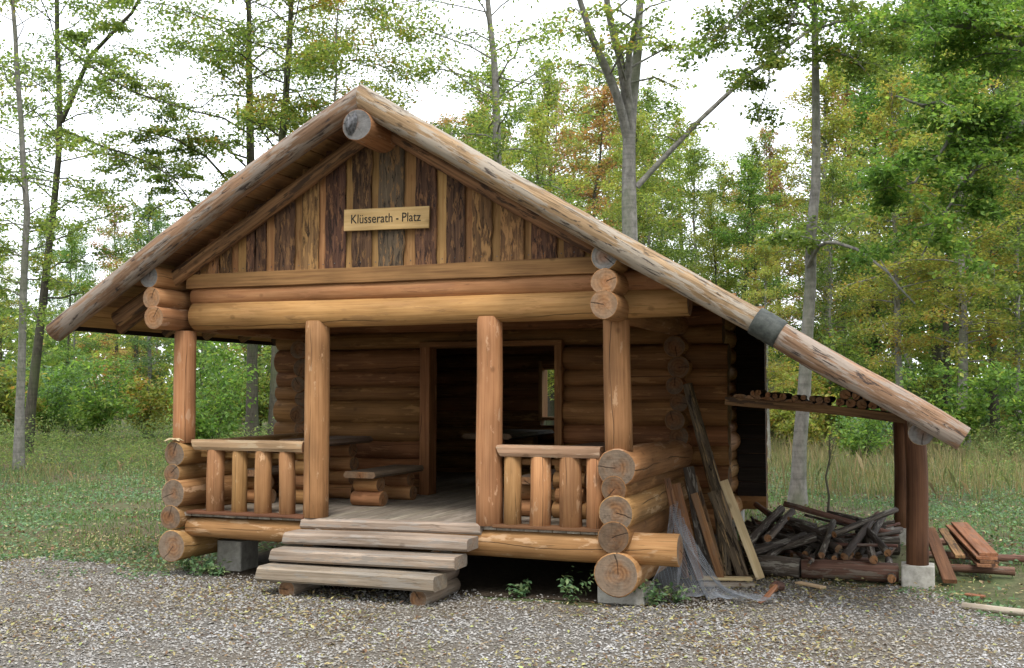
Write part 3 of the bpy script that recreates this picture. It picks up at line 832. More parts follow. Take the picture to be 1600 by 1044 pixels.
slab_seat('bench', .30, .75, 2.35, 1.04, .30, .07, 'table_plank', 'slab bench behind the left balustrade against the left log wall', 'bench', 'slab benches')
slab_seat('table', .90, .85, 2.05, 1.375, .56, .075, 'table_plank', 'heavy slab table on stacked log feet in the left half of the porch', 'table', 'slab tables')
slab_seat('bench', 4.42, .55, 2.3, 1.06, .26, .07, 'table_plank', 'slab bench behind the right balustrade against the right log wall', 'bench', 'slab benches')
slab_seat('bench', 3.62, .6, 2.2, 1.06, .28, .07, 'table_plank', 'slab bench behind the right balustrade, just right of the third porch post', 'bench', 'slab benches')
slab_seat('table', 4.03, .55, 2.3, 1.335, .46, .075, 'table_plank', 'heavy slab table on stacked log feet in the right half of the porch', 'table', 'slab tables')
slab_seat('table', 2.0, 3.6, 5.4, 1.36, .7, .07, 'table_plank', 'slab table inside the dark room, seen through the doorway', 'table', 'slab tables')

# dried leaf / splayed fungus on the left corner log
mb = MB(); n = 9
for i in range(n):
    a = i / n * 6.28 + .3; L = .10 + .03 * math.sin(i * 2.3)
    p = np.array([[0, 0, .012], [L * .5 * math.cos(a), L * .5 * math.sin(a), .028], [L * math.cos(a), L * math.sin(a), .006 + .015 * (i % 2)]])
    sweep(p, rectsec(.045, .012, .003), np.array([1.0, 1.1, .45]), mb=mb, smooth=False)
o = mb.build('dried_leaf', [M['dry_leaf'], M['dry_leaf']]); o.location = (.0, -.115, 1.385)
tag(o, 'pale splayed dry leaf lying on the left corner log at the foot of the post', 'leaf')

# ------------------------------------------------------------------ things leaning on the right wall
def thing_log(name, label, cat, p0, p1, r0, r1, mat, end=None, group=None, **kw):
    o = log(name, p0, p1, r0, r1, M[mat], None, end=M[end] if end else None, **kw)
    tag(recentre(o), label, cat, group); return o
def thing_plank(name, label, cat, p0, p1, w_, t_, mat, group=None, end=None, **kw):
    o = plank(name, p0, p1, w_, t_, M[mat], None, end=M[end] if end else None, **kw)
    tag(recentre(o), label, cat, group); return o
thing_log('bark_pole', 'longest bark-covered pole leaning from the ground up to the corner of the log wall', 'pole', (5.50, 1.95, .02), (4.90, 2.22, 1.98), .075, .055, 'bark_pole', 'orange_end', sag=.02, wob=.08)
thing_log('bark_pole', 'rough split bark slab leaning just right of the longest pole', 'pole', (5.38, 1.72, .02), (5.10, 2.3, 1.25), .06, .045, 'bark_pole', 'orange_end', sag=.02, wob=.12)
thing_plank('pale_board', 'fresh pale board leaning outermost against the pole bundle', 'board', (5.72, 1.72, .02), (5.34, 1.85, .98), .09, .03, 'fresh_board', up=(.3, -1, 0), group=None)
thing_plank('reddish_board', 'reddish sawn board leaning between dark slabs against the side wall', 'board', (5.18, 1.30, .05), (4.93, 1.42, .97), .09, .025, 'red_board', up=(.2, -1, 0))
thing_plank('reddish_board', 'narrow orange board leaning left of the reddish sawn board', 'board', (5.06, 1.28, .2), (4.90, 1.3, .92), .05, .025, 'beam_log', up=(.2, -1, 0))
thing_plank('dark_slab', 'dark weathered slab leaning nearest to the porch logs', 'board', (5.10, 1.05, .1), (4.91, 1.1, 1.05), .06, .03, 'rafter_log', up=(.2, -1, 0), wob=.1, step=.15)
thing_plank('dark_slab', 'dark splintered slab leaning behind the orange board', 'board', (5.25, 1.5, .0), (5.0, 1.72, 1.12), .12, .03, 'firewood_bark', up=(.2, -1, 0), wob=.1, step=.15)
thing_plank('dark_slab', 'grey brown slab leaning between the bark pole and the pale board', 'board', (5.55, 1.75, .0), (5.2, 2.0, .85), .12, .03, 'bark_pole', up=(.2, -1, 0), wob=.08, step=.15)
thing_plank('ground_board', 'pale board lying on the ground at the foot of the leaning wood', 'board', (5.08, 1.35, .05), (5.66, 1.52, .045), .11, .03, 'fresh_board', step=.2)
thing_plank('ground_board', 'short pale plank lying in front of the other pale ground board', 'board', (5.22, 1.18, .025), (5.72, 1.28, .025), .14, .03, 'pale_driftwood', step=.2)
thing_plank('ground_board', 'small split board lying before the woodpile logs', 'board', (6.10, 1.62, .02), (6.35, 1.42, .02), .09, .02, 'fresh_board', step=.2)
thing_log('wood_chunk', 'small round orange cut chunk on the gravel', 'log', (5.93, 1.05, .05), (5.99, 1.17, .05), .045, .045, 'reddish_bark', 'orange_end', k=12)
mb = sweep(np.array([[5.88, .42, .02], [5.93, .46, .06], [5.99, .50, .13], [6.02, .53, .17]]), rectsec(.07, .02, .004), np.array([.6, 1.0, .9, .45]), wob=.08, smooth=False)
o = mb.build('bark_flake', [M['red_board'], M['red_board']]); tag(recentre(o), 'curled red-brown bark flake standing on the gravel', 'bark')

# fine net: real threads, draped from the porch log end to the gravel
def net():
    nu, nv = 66, 74
    u = np.linspace(0, 1, nu); v = np.linspace(0, 1, nv)
    Uu, Vv = np.meshgrid(u, v, indexing='ij')
    top = np.array([4.98, .95, .86]); 
    x = 4.97 + .20 * Uu + Vv * (-.10 + .95 * Uu)
    y = 1.10 - .55 * Uu * (1 - Vv) + Vv * (-.85 + .15 * Uu) + .10 * np.sin(Uu * 23 + Vv * 3) * (.25 + Vv) + .05 * np.sin(Uu * 51 + Vv * 9) * (.3 + Vv)
    z = .80 * (1 - Vv) ** (1.6 + .9 * Uu) * (1 - .25 * Uu) + .03 + .05 * np.abs(np.sin(Uu * 12)) * Vv + .05 * np.sin(Vv * 9 + Uu * 7) * Vv * (1 - Vv)
    x += .04 * np.sin(Uu * 23 + Vv * 5); 
    G = np.stack([x, y, np.maximum(z, .012)], -1)
    mb = MB()
    T = np.array([.0011, 0, .0011])
    def strands(a):    # a: (m, n, 3) polylines as thin crossed ribbons
        m_, n_ = a.shape[:2]
        d = np.gradient(a, axis=1); d /= np.linalg.norm(d, axis=2)[..., None] + 1e-9
        s = np.cross(d, np.array([.3, -.9, .3])); s /= np.linalg.norm(s, axis=2)[..., None] + 1e-9
        q = np.cross(d, s)
        r = .00105
        ring = np.stack([a + s * r, a - s * .5 * r + q * .87 * r, a - s * .5 * r - q * .87 * r], 2)   # m,n,3,3
        V = ring.reshape(-1, 3)
        i = (np.arange(m_)[:, None, None] * n_ + np.arange(n_ - 1)[None, :, None]) * 3; j = np.arange(3)[None, None]; j2 = (j + 1) % 3
        Fq = np.stack([i + j, i + j2, i + 3 + j2, i + 3 + j], -1).reshape(-1, 4)
        mb.add(V, Fq)
    strands(G); strands(G.transpose(1, 0, 2))
    o = mb.build('net', M['net_thread'])
    tag(recentre(o), 'fine blue-grey net draped from the log wall down onto the gravel', 'net')
net()

# ------------------------------------------------------------------ firewood under the lean-to
thing_log('ground_log', 'thick reddish log lying along the front of the woodpile', 'log', (6.10, 1.94, .105), (7.02, 2.02, .105), .10, .095, 'reddish_bark', 'grey_end')
thing_log('ground_log', 'dark grey log lying at the left end of the woodpile front', 'log', (5.62, 1.96, .115), (6.085, 1.94, .105), .11, .105, 'firewood_bark', 'grey_end')
thing_log('ground_log', 'dark log lying across the back of the woodpile', 'log', (5.5, 3.6, .14), (7.0, 3.9, .14), .13, .12, 'firewood_bark', 'grey_end')
fg = 'branches heaped under the lean-to'
spec = [  # front foot (x,y,z) -> upper end, radius
    ((6.93, 2.00, .30), (6.62, 2.85, .52), .040, 'thick branch with a bright cut end resting just left of the lean-to post'),
    ((6.80, 1.90, .24), (6.70, 2.9, .42), .045, 'branch whose orange cut end pokes out lowest beside the lean-to post'),
    ((6.30, 1.95, .25), (6.36, 2.8, .50), .036, 'upright bark branch with an orange cut end in the middle of the heap'),
    ((6.52, 1.95, .25), (6.75, 2.8, .52), .042, 'branch slanting up right with a pale cut end near the middle of the heap'),
    ((6.42, 2.0, .22), (6.45, 2.6, .28), .03, 'short branch end between the two orange cut ends'),
    ((5.55, 1.95, .33), (5.80, 2.9, .60), .055, 'thick pale-ended log at the left end of the heap'),
    ((5.75, 2.1, .38), (5.92, 2.9, .58), .045, 'grey branch second from the left end of the heap'),
    ((5.95, 2.2, .58), (6.20, 2.4, .50), .022, 'thin grey stick slanting down right across the top of the heap'),
    ((6.40, 2.3, .42), (7.0, 3.1, .62), .035, 'long dark branch rising towards the lean-to post'),
]
for p0, p1, r, lab in spec:
    thing_log('firewood_branch', lab, 'branch', p0, p1, r, r * .85, 'firewood_bark', 'orange_end', group=fg, k=10, wob=.10, sag=.006)
rr = np.random.default_rng(55)
for i in range(62):
    x = rr.uniform(5.45, 6.95); y = rr.uniform(2.2, 3.9); a = rr.normal(math.pi / 2, .75); L = rr.uniform(.5, 1.3); z = rr.uniform(.05, .14) + .27 * rr.uniform(0, 1) * math.sin((x - 5.2) / 1.9 * math.pi)**.3
    r = rr.uniform(.018, .055); tilt = rr.uniform(-.1, .32)
    p0 = np.array([x - math.cos(a) * L / 2, y - math.sin(a) * L / 2, z]); p1 = np.array([x + math.cos(a) * L / 2, y + math.sin(a) * L / 2, z + L * tilt])
    p0[0] = np.clip(p0[0], 5.35, 7.02); p1[0] = np.clip(p1[0], 5.35, 7.02)
    p0[2] = max(p0[2], r); p1[2] = np.clip(p1[2], r, .64)
    thing_log('firewood_branch', 'dark bark-covered branch inside the tangled heap under the lean-to', 'branch', p0, p1, r, r * .8,
              'firewood_bark' if i % 4 else 'reddish_bark', 'orange_end' if i % 3 else 'grey_end', group='dark branches inside the heap', k=8, wob=.12, sag=.007, step=.2)
# split logs on the shelf
for i in range(9):
    x = 6.50 + (i % 5) * .105 + .05 * (i // 5); z = 1.79 - .10 * (x - 6.5) + (i // 5) * .085
    r = .043 + .006 * (i % 3)
    o = sweep(line((x, 1.96 - .01 * (i % 2), z), (x + rr.normal(0, .01), 2.75, z), 4), circle(9), np.full(4, r), wob=.12, chamfer=.04).build('split_log', [M['firewood_bark'], M['orange_end']])
    tag(recentre(o), 'split log in the small pile on the right end of the lean-to shelf', 'firewood', 'split logs on the shelf')
for i in range(7):
    x = 5.50 + i * .135
    o = sweep(line((x, 1.95, 1.855 - .105 * (x - 5.4)), (x + rr.normal(0, .02), 2.7, 1.86 - .105 * (x - 5.4)), 4), circle(8) * np.array([1.5, .7]), np.full(4, .048 + .014 * (i % 3 == 1)), wob=.12, chamfer=.04).build('split_slab', [M['firewood_bark'], M['orange_end']])
    tag(recentre(o), 'thin split slab lying flat on the left part of the lean-to shelf', 'firewood', 'flat slabs on the shelf')

for i in range(11):
    x = 5.62 + i * .085 + rr.uniform(-.02, .02); r = rr.uniform(.022, .038); zb = 1.905 - .105 * (x - 5.4) + rr.uniform(-.005, .02)
    o = sweep(line((x, 1.93 + rr.uniform(-.03, .03), zb), (x + rr.normal(0, .03), 2.65, zb), 4), circle(8), np.full(4, r), wob=.1, chamfer=.04).build('stick', [M['firewood_bark'], M['orange_end']])
    tag(recentre(o), 'round stick in the loose row on the left part of the lean-to shelf', 'firewood', 'sticks on the shelf')
thing_plank('dark_slab', 'thin dark lath leaning close beside the porch wall logs', 'board', (5.16, 1.22, .02), (4.90, 1.26, .80), .035, .02, 'dark_plank', up=(.2, -1, 0), wob=.08, step=.15)
thing_plank('dark_slab', 'broad dark bark slab leaning directly behind the reddish boards', 'board', (5.32, 1.62, .0), (4.98, 1.9, 1.0), .15, .03, 'rafter_log', up=(.2, -1, 0), wob=.1, step=.15)
thing_plank('orange_board', 'orange-brown board whose foot rests on the pale ground boards', 'board', (5.38, 1.40, .04), (5.08, 1.6, .86), .075, .025, 'red_board', up=(.2, -1, 0), wob=.03)

# planks to the right of the lean-to post
pg = 'red-brown planks stacked right of the lean-to'
for i in range(4):
    z = .16 + i * .034
    thing_plank('stacked_plank', ['lowest dark plank of the stack right of the lean-to', 'second plank from the bottom of the stack right of the lean-to', 'third plank of the stack right of the lean-to, with bark edge', 'top reddish plank of the stack right of the lean-to'][i], 'plank',
                (7.86 + .02 * (i % 2), 2.42 + .03 * i, z), (7.62 + .05 * (i % 2), 4.35, z + .10), .20 - .02 * (i % 2), .028, 'red_board' if i > 1 else 'rafter_log', group=pg, wob=.03)
thing_plank('stacked_plank', 'narrow dark plank lying left beside the plank stack', 'plank', (7.62, 2.7, .2), (7.48, 4.2, .30), .10, .03, 'rafter_log', wob=.05)
thing_plank('slanting_plank', 'brown plank sloping to the ground directly right of the lean-to post', 'plank', (7.50, 2.02, .05), (7.33, 3.3, .40), .13, .04, 'lean_post', wob=.04)
thing_log('round_pole', 'front round pole under the plank stack', 'pole', (7.42, 2.75, .075), (8.13, 2.72, .075), .042, .045, 'reddish_bark', 'grey_end', k=12)
thing_log('round_pole', 'rear reddish round pole under the plank stack', 'pole', (7.3, 3.62, .08), (8.6, 3.75, .08), .042, .04, 'reddish_bark', 'grey_end', k=12)
thing_log('round_pole', 'farthest short round pole behind the plank stack', 'pole', (7.25, 4.5, .12), (7.62, 4.6, .12), .05, .045, 'reddish_bark', 'grey_end', k=12)
thing_log('peeled_pole', 'pale peeled pole lying on the grass at the right edge', 'pole', (7.57, .86, .03), (8.75, .42, .035), .032, .028, 'pale_driftwood', 'grey_end', k=12)
thing_plank('wood_offcut', 'small brown offcut on the grass right of the concrete block', 'offcut', (7.62, 1.52, .02), (7.78, 1.46, .02), .06, .02, 'red_board')
for i in range(5):
    a = rr.uniform(0, 3); x = -3.9 + rr.uniform(-1.4, 1.6); y = 10.2 + rr.uniform(-.8, .8)
    thing_log('fallen_branch', 'grey fallen branch in the low brush pile left of the hut', 'branch', (x, y, .06 + .05 * (i % 3)), (x + 1.3 * math.cos(a), y + .5 * math.sin(a), .12), .03, .02, 'pale_driftwood', 'grey_end', group='fallen branches left of the hut', k=7, sag=.05, step=.3)
for i in range(4):
    x = 11.0 + rr.uniform(-.8, .8); y = 9.5 + rr.uniform(-.5, .8); a = rr.uniform(-.5, 1.2)
    thing_log('fallen_branch', 'brown fallen branch in the grass behind the plank stack', 'branch', (x, y, .08), (x + .9 * math.cos(a), y + .5 * math.sin(a), .2), .03, .018, 'reddish_bark', 'grey_end', group='fallen branches right of the hut', k=7, sag=.05, step=.3)


# ------------------------------------------------------------------ vegetation
def leaves(cen, size, r, flat=.55, tint=None, aspect=.6):
    """folded leaf quads at cen (n,3); returns vertices, faces, tint"""
    n = len(cen)
    a = r.uniform(0, 2 * np.pi, n); el = r.normal(-.25, .45, n)
    d = np.stack([np.cos(a) * np.cos(el), np.sin(a) * np.cos(el), np.sin(el)], 1)
    nr = np.stack([r.normal(0, flat, n), r.normal(0, flat, n), np.ones(n)], 1)
    s = np.cross(d, nr); s /= np.linalg.norm(s, axis=1)[:, None] + 1e-9
    L = size * r.uniform(.7, 1.25, n)[:, None]
    up = np.cross(s, d) * L * .10
    v = np.stack([cen, cen + d * L * .45 + s * L * aspect / 2 + up, cen + d * L, cen + d * L * .45 - s * L * aspect / 2 + up], 1).reshape(-1, 3)
    f = (np.arange(n)[:, None] * 4 + np.arange(4)[None])
    t = r.uniform(0, 1, n) if tint is None else tint
    return v, f, np.repeat(t, 4)


def tube(P, r0, r1, k, mb):
    n = len(P)
    sweep(P, circle(k), np.linspace(r0, r1, n), caps=(0, 0), mb=mb, seed=1)


def spray(mbw, mbl, P, r0, leafn, size, r, tint_mu, tint_sd, side=.5, twigs=True, zs=.05):
    """a branch polyline P with side twigs and leaves in a flat fan"""
    n = len(P); L = np.linalg.norm(P[-1] - P[0])
    tube(P, r0, r0 * .25, 5, mbw)
    m = max(3, int(L * 2.6))
    cen = []
    for i in range(m):
        t = .18 + .82 * (i + r.uniform(0, 1)) / m
        q = P[0] + (P[-1] - P[0]) * 0
        idx = t * (n - 1); a = int(min(idx, n - 2)); f = idx - a
        q = P[a] * (1 - f) + P[a + 1] * f
        d = P[a + 1] - P[a]; d = d / (np.linalg.norm(d) + 1e-9)
        sgn = -1 if i % 2 else 1
        s_ = np.cross(d, [0, 0, 1.0]); s_ /= np.linalg.norm(s_) + 1e-9
        l = side * L * (1.1 - t * .75) * r.uniform(.6, 1.1)
        e = q + (d * .75 + s_ * sgn * r.uniform(.5, 1.0) + np.array([0, 0, r.uniform(-.25, .2)])) * l
        mid = (q + e) / 2 + np.array([0, 0, .05 * l])
        if twigs: tube(np.array([q, mid, e - np.array([0, 0, .08 * l])]), r0 * .3, .003, 3, mbw)
        k_ = max(2, int(leafn / m))
        tt = r.uniform(.05, 1.08, k_)[:, None]
        c = q * (1 - tt) + e * tt + np.sin(tt * np.pi) * np.array([0, 0, .05 * l]) - tt ** 2 * np.array([0, 0, .08 * l])
        c = c + r.normal(0, 1, (k_, 3)) * np.array([.13 * l + size * .8, .13 * l + size * .8, zs])
        cen.append(c)
    cen = np.concatenate(cen)
    t = np.clip(r.normal(tint_mu + r.normal(0, tint_sd * .6), tint_sd, len(cen)), 0, 1)
    v, f, tt = leaves(cen, size, r, tint=t)
    mbl.add(v, f, tint=tt, smooth=False)


def trunk_path(pts, n=14, jit=.02, r=None):
    pts = np.array(pts, float)
    t = np.linspace(0, 1, len(pts)); tt = np.linspace(0, 1, n)
    P = np.stack([np.interp(tt, t, pts[:, i]) for i in range(3)], 1)
    P[1:-1] += r.normal(0, jit, (n - 2, 3)) * np.array([1, 1, .2])
    return P


def tree_mesh(seed, H, r0, cb, cr, nbr, leafn, size, mu, sd, pts=None, prof=None, el=(.1, .7), limbs=(), k=10, side=.5, tr=.3, zs=.05):
    """returns (wood MB, leaf MB), base at the origin"""
    r = np.random.default_rng(seed)
    wd, lf = MB(), MB()
    if pts is None:
        lean = r.normal(0, .03 * H, 2)
        pts = [(0, 0, -.1), (lean[0] * .2, lean[1] * .2, H * .35), (lean[0] * .6, lean[1] * .5, H * .7), (lean[0], lean[1], H)]
    P = trunk_path(pts, 16, .012 * H * .2 if len(pts) < 5 else .012, r)
    n = len(P)
    rad = r0 * (1 - np.linspace(0, 1, n) ** 1.1 * (1 - .12)); rad[0] *= 1.5; rad[1] *= 1.06
    sweep(P, circle(k), rad, caps=(0, 1), wob=.05, mb=wd, seed=seed)
    for lp, lr in limbs:
        q = trunk_path(lp, 10, .02, r)
        sweep(q, circle(8), np.linspace(lr, lr * .35, 10), caps=(0, 1), wob=.05, mb=wd, seed=seed)
        m = 7
        for i in range(m):
            t = .35 + .65 * i / m; a = min(int(t * 9), 8); q0 = q[a]
            az = r.uniform(0, 6.28); L = cr * .45 * r.uniform(.6, 1.1)
            e = q0 + np.array([math.cos(az), math.sin(az), r.uniform(0, .5)]) * L
            mid = (q0 + e) / 2 + np.array([0, 0, .12 * L])
            spray(wd, lf, np.array([q0, mid, e]), lr * .25, leafn / nbr * .7, size, r, mu, sd)
    for i in range(nbr):
        t = (i + r.uniform(0, 1)) / nbr
        h = cb + (H - cb) * t
        a = np.interp(h, P[:, 2], np.arange(n)); ai = int(min(a, n - 2)); q0 = P[ai] + (P[ai + 1] - P[ai]) * (a - ai)
        pf = (.55 + .45 * math.sin(min(1, t * 1.6) * math.pi / 2)) * (1 - .55 * t ** 4) if prof is None else prof(t)
        L = cr * max(.25, pf) * r.uniform(.6, 1.15)
        az = i * 2.4 + r.uniform(-.6, .6); e0 = r.uniform(*el) + max(0, t - .35) * 1.3
        m = 6; tt = np.linspace(0, 1, m)
        hor = np.array([math.cos(az), math.sin(az), 0])
        q = q0[None] + hor * (L * tt * math.cos(e0))[:, None] + np.array([0, 0, 1.0]) * (L * (math.sin(e0) * tt - .32 * tt ** 2))[:, None]
        q[1:] += r.normal(0, .03 * L, (m - 1, 3))
        spray(wd, lf, q, max(.008, r0 * tr * (1.1 - t * .7)), leafn / nbr * (L / cr + .2), size, r, mu, sd, side=side, zs=zs)
    return wd, lf


def plant_tree(wd, lf, loc, label, group, bark_='beech_bark', leaf='leaf_green', name='beech_tree', cat='tree', rot=0.0):
    t = empty(name, loc, label, cat, group); t.rotation_euler = (0, 0, rot)
    for nm, mb, mt in (('trunk', wd, bark_), ('crown', lf, leaf)):
        o = bpy.data.objects.new(nm, mb.mesh(nm, M[mt])); C.objects.link(o); o.parent = t
    return t


def px_pts(base, d, pts):
    """photograph trunk line (px,py) at distance d, relative to base"""
    return [(0, 0, -.1)] + [tuple(dep(px, d, py) - base) for px, py in pts]


# near trees: (name, dist, base px, trunk line, radius, crown base, crown radius, branches, leaves, size, mu, sd, label, bark, leaf)
near = [
    (26.5, 32, [(36, 500), (42, 330), (30, 150), (18, -10), (5, -160), (10, -340)], .105, 3.8, 3.4, 46, 7500, .085, .36, .17, 'slim grey trunk nearest the left edge, standing on the grass left of the hut', 'beech_bark', 'leaf_green', []),
    (33, 42, [(62, 520), (76, 400), (95, 210), (88, 0), (84, -160), (90, -300)], .15, 4.5, 4.8, 46, 9000, .095, .42, .2, 'forked dark trunk second from the left edge', 'dark_bark', 'leaf_green', [[(96, 190), (140, 90), (205, 20), (260, -80)]]),
    (35, 395, [(394, 500), (391, 250), (389, 90), (388, -60), (384, -260)], .19, 7.2, 5.2, 52, 11000, .10, .42, .22, 'dark straight trunk rising behind the left porch post', 'dark_bark', 'leaf_green', []),
    (31, 430, [(436, 400), (442, 220), (452, 60), (458, -60), (460, -250)], .16, 8.2, 4.4, 46, 10500, .09, .55, .22, 'trunk with yellowing leaves just left of the roof peak', 'dark_bark', 'leaf_green', []),
    (30, 520, [(520, 400), (524, 140), (528, 0), (530, -200)], .05, 8.6, 3.0, 34, 7000, .085, .62, .2, 'very thin stem with yellow leaves behind the roof peak', 'beech_bark', 'leaf_green', []),
    (30, 785, [(781, 400), (777, 240), (774, 110), (762, 0), (755, -90), (750, -240)], .16, 7.6, 4.0, 34, 6000, .09, .52, .2, 'slim grey trunk rising behind the middle of the right roof slope', 'beech_bark', 'leaf_green', []),
    (24, 985, [(985, 480), (983, 300), (982, 195), (996, 95), (999, 0), (1006, -120), (1000, -300)], .215, 11.8, 3.6, 18, 1300, .085, .45, .2, 'thick smooth grey trunk forking above the right roof slope', 'beech_bark', 'leaf_green',
     [[(980, 215), (960, 140), (930, 75), (905, 0), (880, -90)], [(984, 200), (974, 110), (955, 40), (940, -30), (930, -120)], [(983, 180), (978, 130), (988, 60), (997, 20)]]),
    (18.3, 1243, [(1250, 690), (1262, 500), (1270, 330), (1276, 180), (1270, 0), (1262, -120), (1255, -300)], .13, 8.0, 3.4, 30, 5200, .075, .40, .18, 'tall slim grey trunk standing between the hut and the lean-to post', 'beech_bark', 'leaf_green',
     [[(1262, 420), (1275, 385), (1300, 376), (1345, 392), (1390, 430), (1430, 475)]]),
    (40, 1553, [(1552, 560), (1550, 400), (1555, 200), (1560, 0), (1562, -200)], .16, 6.5, 5.0, 50, 10000, .10, .30, .18, 'straight brown trunk in the undergrowth near the right edge', 'dark_bark', 'leaf_fresh', []),
]
def add_sprays(wd, lf, base, sprays, size, mu, sdv, r):
    for (pl, rr_, nsub, spread, ln, lift) in sprays:
        q = np.array([dep(px, dd, py) - base for px, py, dd in pl])
        q = trunk_path(q, 9, .03, r)
        sweep(q, circle(7), np.linspace(rr_, rr_ * (.42 if rr_ > .06 else .25), 9), caps=(0, 1), wob=.05, mb=wd, seed=4)
        for j in range(nsub):
            t = .2 + .8 * (j + .5) / nsub; a = min(int(t * 8), 7); q0 = q[a]
            az = r.uniform(0, 6.28); L = spread * r.uniform(.5, 1.1)
            e = q0 + np.array([math.cos(az), math.sin(az), lift + r.normal(0, .25)]) * L
            mid = (q0 + e) / 2 + np.array([0, 0, .1 * L])
            spray(wd, lf, np.array([q0, mid, e]), rr_ * .3, ln / nsub, size, r, mu, sdv)


EXTRA = {
    1: [([(88, 60, 33), (150, 110, 32), (220, 150, 31), (290, 170, 30)], .05, 14, 1.3, 2600, .0),
        ([(92, 200, 33), (160, 230, 32), (230, 250, 31), (300, 300, 30)], .045, 14, 1.3, 2600, -.1)],
    2: [([(391, 330, 35), (330, 250, 33), (270, 215, 32), (200, 200, 31)], .05, 16, 1.5, 3400, -.1),
        ([(391, 420, 35), (340, 380, 34), (300, 320, 33), (250, 250, 32)], .05, 16, 1.5, 3400, .0)],
    6: [([(995, 292, 24), (1060, 222, 23.8), (1130, 152, 23.5), (1205, 90, 23), (1290, 30, 22.6)], .07, 8, .9, 900, .2)],
    7: [([(1262, -90, 18.3), (1220, -60, 18), (1170, 0, 17.6), (1130, 60, 17.4)], .03, 18, .9, 4200, -.5),
        ([(1265, -60, 18.3), (1240, 20, 18), (1205, 110, 17.8), (1185, 190, 17.6)], .025, 14, .75, 2600, -.4),
        ([(1270, -80, 18.3), (1320, -20, 18), (1350, 40, 17.8), (1340, 90, 17.7)], .03, 14, .9, 2600, -.3),
        ([(1272, 90, 18.3), (1300, 80, 18), (1330, 90, 17.8), (1360, 120, 17.7)], .03, 8, .8, 1500, -.1)],
}
for i, (d, bx, pts, r0, cb, cr, nbr, ln, sz, mu, sdv, lab, bk, lf_, limbs) in enumerate(near):
    base = dep(bx, d); base[2] = 0
    P = px_pts(base, d, pts)
    H = P[-1][2]
    lm = [([tuple(dep(px, d - .4 * j, py) - base) for j, (px, py) in enumerate(l)], r0 * (.55 if i != 7 else .3)) for l in limbs]
    wd, lf = tree_mesh(300 + i, H, r0, cb, cr, nbr, ln * 2.8, sz * 1.25, mu, sdv, pts=P, limbs=lm, side=.5, zs=.12, tr=.2)
    if i in EXTRA:
        add_sprays(wd, lf, base, EXTRA[i], sz * 1.15, mu, sdv, np.random.default_rng(40 + i))
    plant_tree(wd, lf, base, lab, None, bk, lf_)

def branch_tree(d, bx, trunk_pts, sprays, r0, lab, leaf, size, mu, sdv, seed, bk='beech_bark', leafn=500):
    base = dep(bx, d); base[2] = 0
    r = np.random.default_rng(seed)
    wd, lf = MB(), MB()
    P = trunk_path(px_pts(base, d, trunk_pts), 14, .02, r)
    sweep(P, circle(10), np.linspace(r0, r0 * .4, 14), caps=(0, 1), wob=.05, mb=wd, seed=seed)
    for (pl, rr_, nsub, spread, ln, lift) in sprays:
        q = np.array([dep(px, dd, py) - base for px, py, dd in pl])
        q = trunk_path(q, 9, .03, r)
        sweep(q, circle(6), np.linspace(rr_, rr_ * .25, 9), caps=(0, 1), wob=.05, mb=wd, seed=seed)
        for j in range(nsub):
            t = .2 + .8 * (j + .5) / nsub; a = min(int(t * 8), 7); q0 = q[a]
            az = r.uniform(0, 6.28); L = spread * r.uniform(.5, 1.1)
            e = q0 + np.array([math.cos(az), math.sin(az), lift + r.normal(0, .25)]) * L
            mid = (q0 + e) / 2 + np.array([0, 0, .1 * L])
            spray(wd, lf, np.array([q0, mid, e]), rr_ * .3, ln / nsub, size, r, mu, sdv)
    return plant_tree(wd, lf, base, lab, None, bk, leaf)


branch_tree(16, 1690, [(1700, 500), (1695, 300), (1680, 50), (1660, -200)],
            [([(1690, 150, 16), (1600, 60, 15.8), (1500, 40, 15.5), (1380, 30, 15.3)], .06, 26, 1.3, 8500, -.1),
             ([(1690, 60, 16), (1600, -60, 15.8), (1480, -90, 15.5), (1340, -60, 15.3)], .06, 24, 1.4, 7000, -.35),
             ([(1685, 260, 16), (1600, 190, 15.6), (1500, 190, 15.3), (1400, 150, 15)], .06, 26, 1.25, 8500, -.2),
             ([(1600, 190, 15.6), (1530, 260, 15.5), (1480, 330, 15.4), (1440, 400, 15.3)], .035, 18, .9, 5500, -.2),
             ([(1500, 190, 15.4), (1470, 240, 15.2), (1420, 290, 15.1), (1360, 300, 15)], .03, 16, .9, 4500, -.1)], .2,
            'leafy maple beyond the right edge whose branches hang over the upper right of the clearing', 'leaf_fresh', .085, .45, .25, 902, leafn=500)
# crown variants shared by the far wood
variants = []
vs = [('leaf_green', .40, .22, 'green'), ('leaf_fresh', .45, .25, 'fresh green'), ('leaf_yellow', .50, .22, 'yellowing'), ('leaf_rust', .50, .25, 'rusty'), ('leaf_blue', .4, .25, 'dark green'),
      ('leaf_green', .58, .22, 'green'), ('leaf_fresh', .3, .2, 'fresh green'), ('leaf_yellow', .28, .2, 'yellowing')]
for i, (mt, mu, sdv, nm) in enumerate(vs):
    H = 17.0
    wd, lf = tree_mesh(500 + i, H, .15 + .03 * (i % 3), 2.2 if i % 2 else 4.0, 3.5, 58, 19000, .15, mu, sdv, k=8, side=.55, tr=.22, el=(-.1, .9), zs=.16)
    tr_ = wd.mesh('trunk', M['dark_bark' if i % 2 else 'beech_bark']); cr_ = lf.mesh('crown', M[mt])
    variants.append((tr_, cr_, nm))

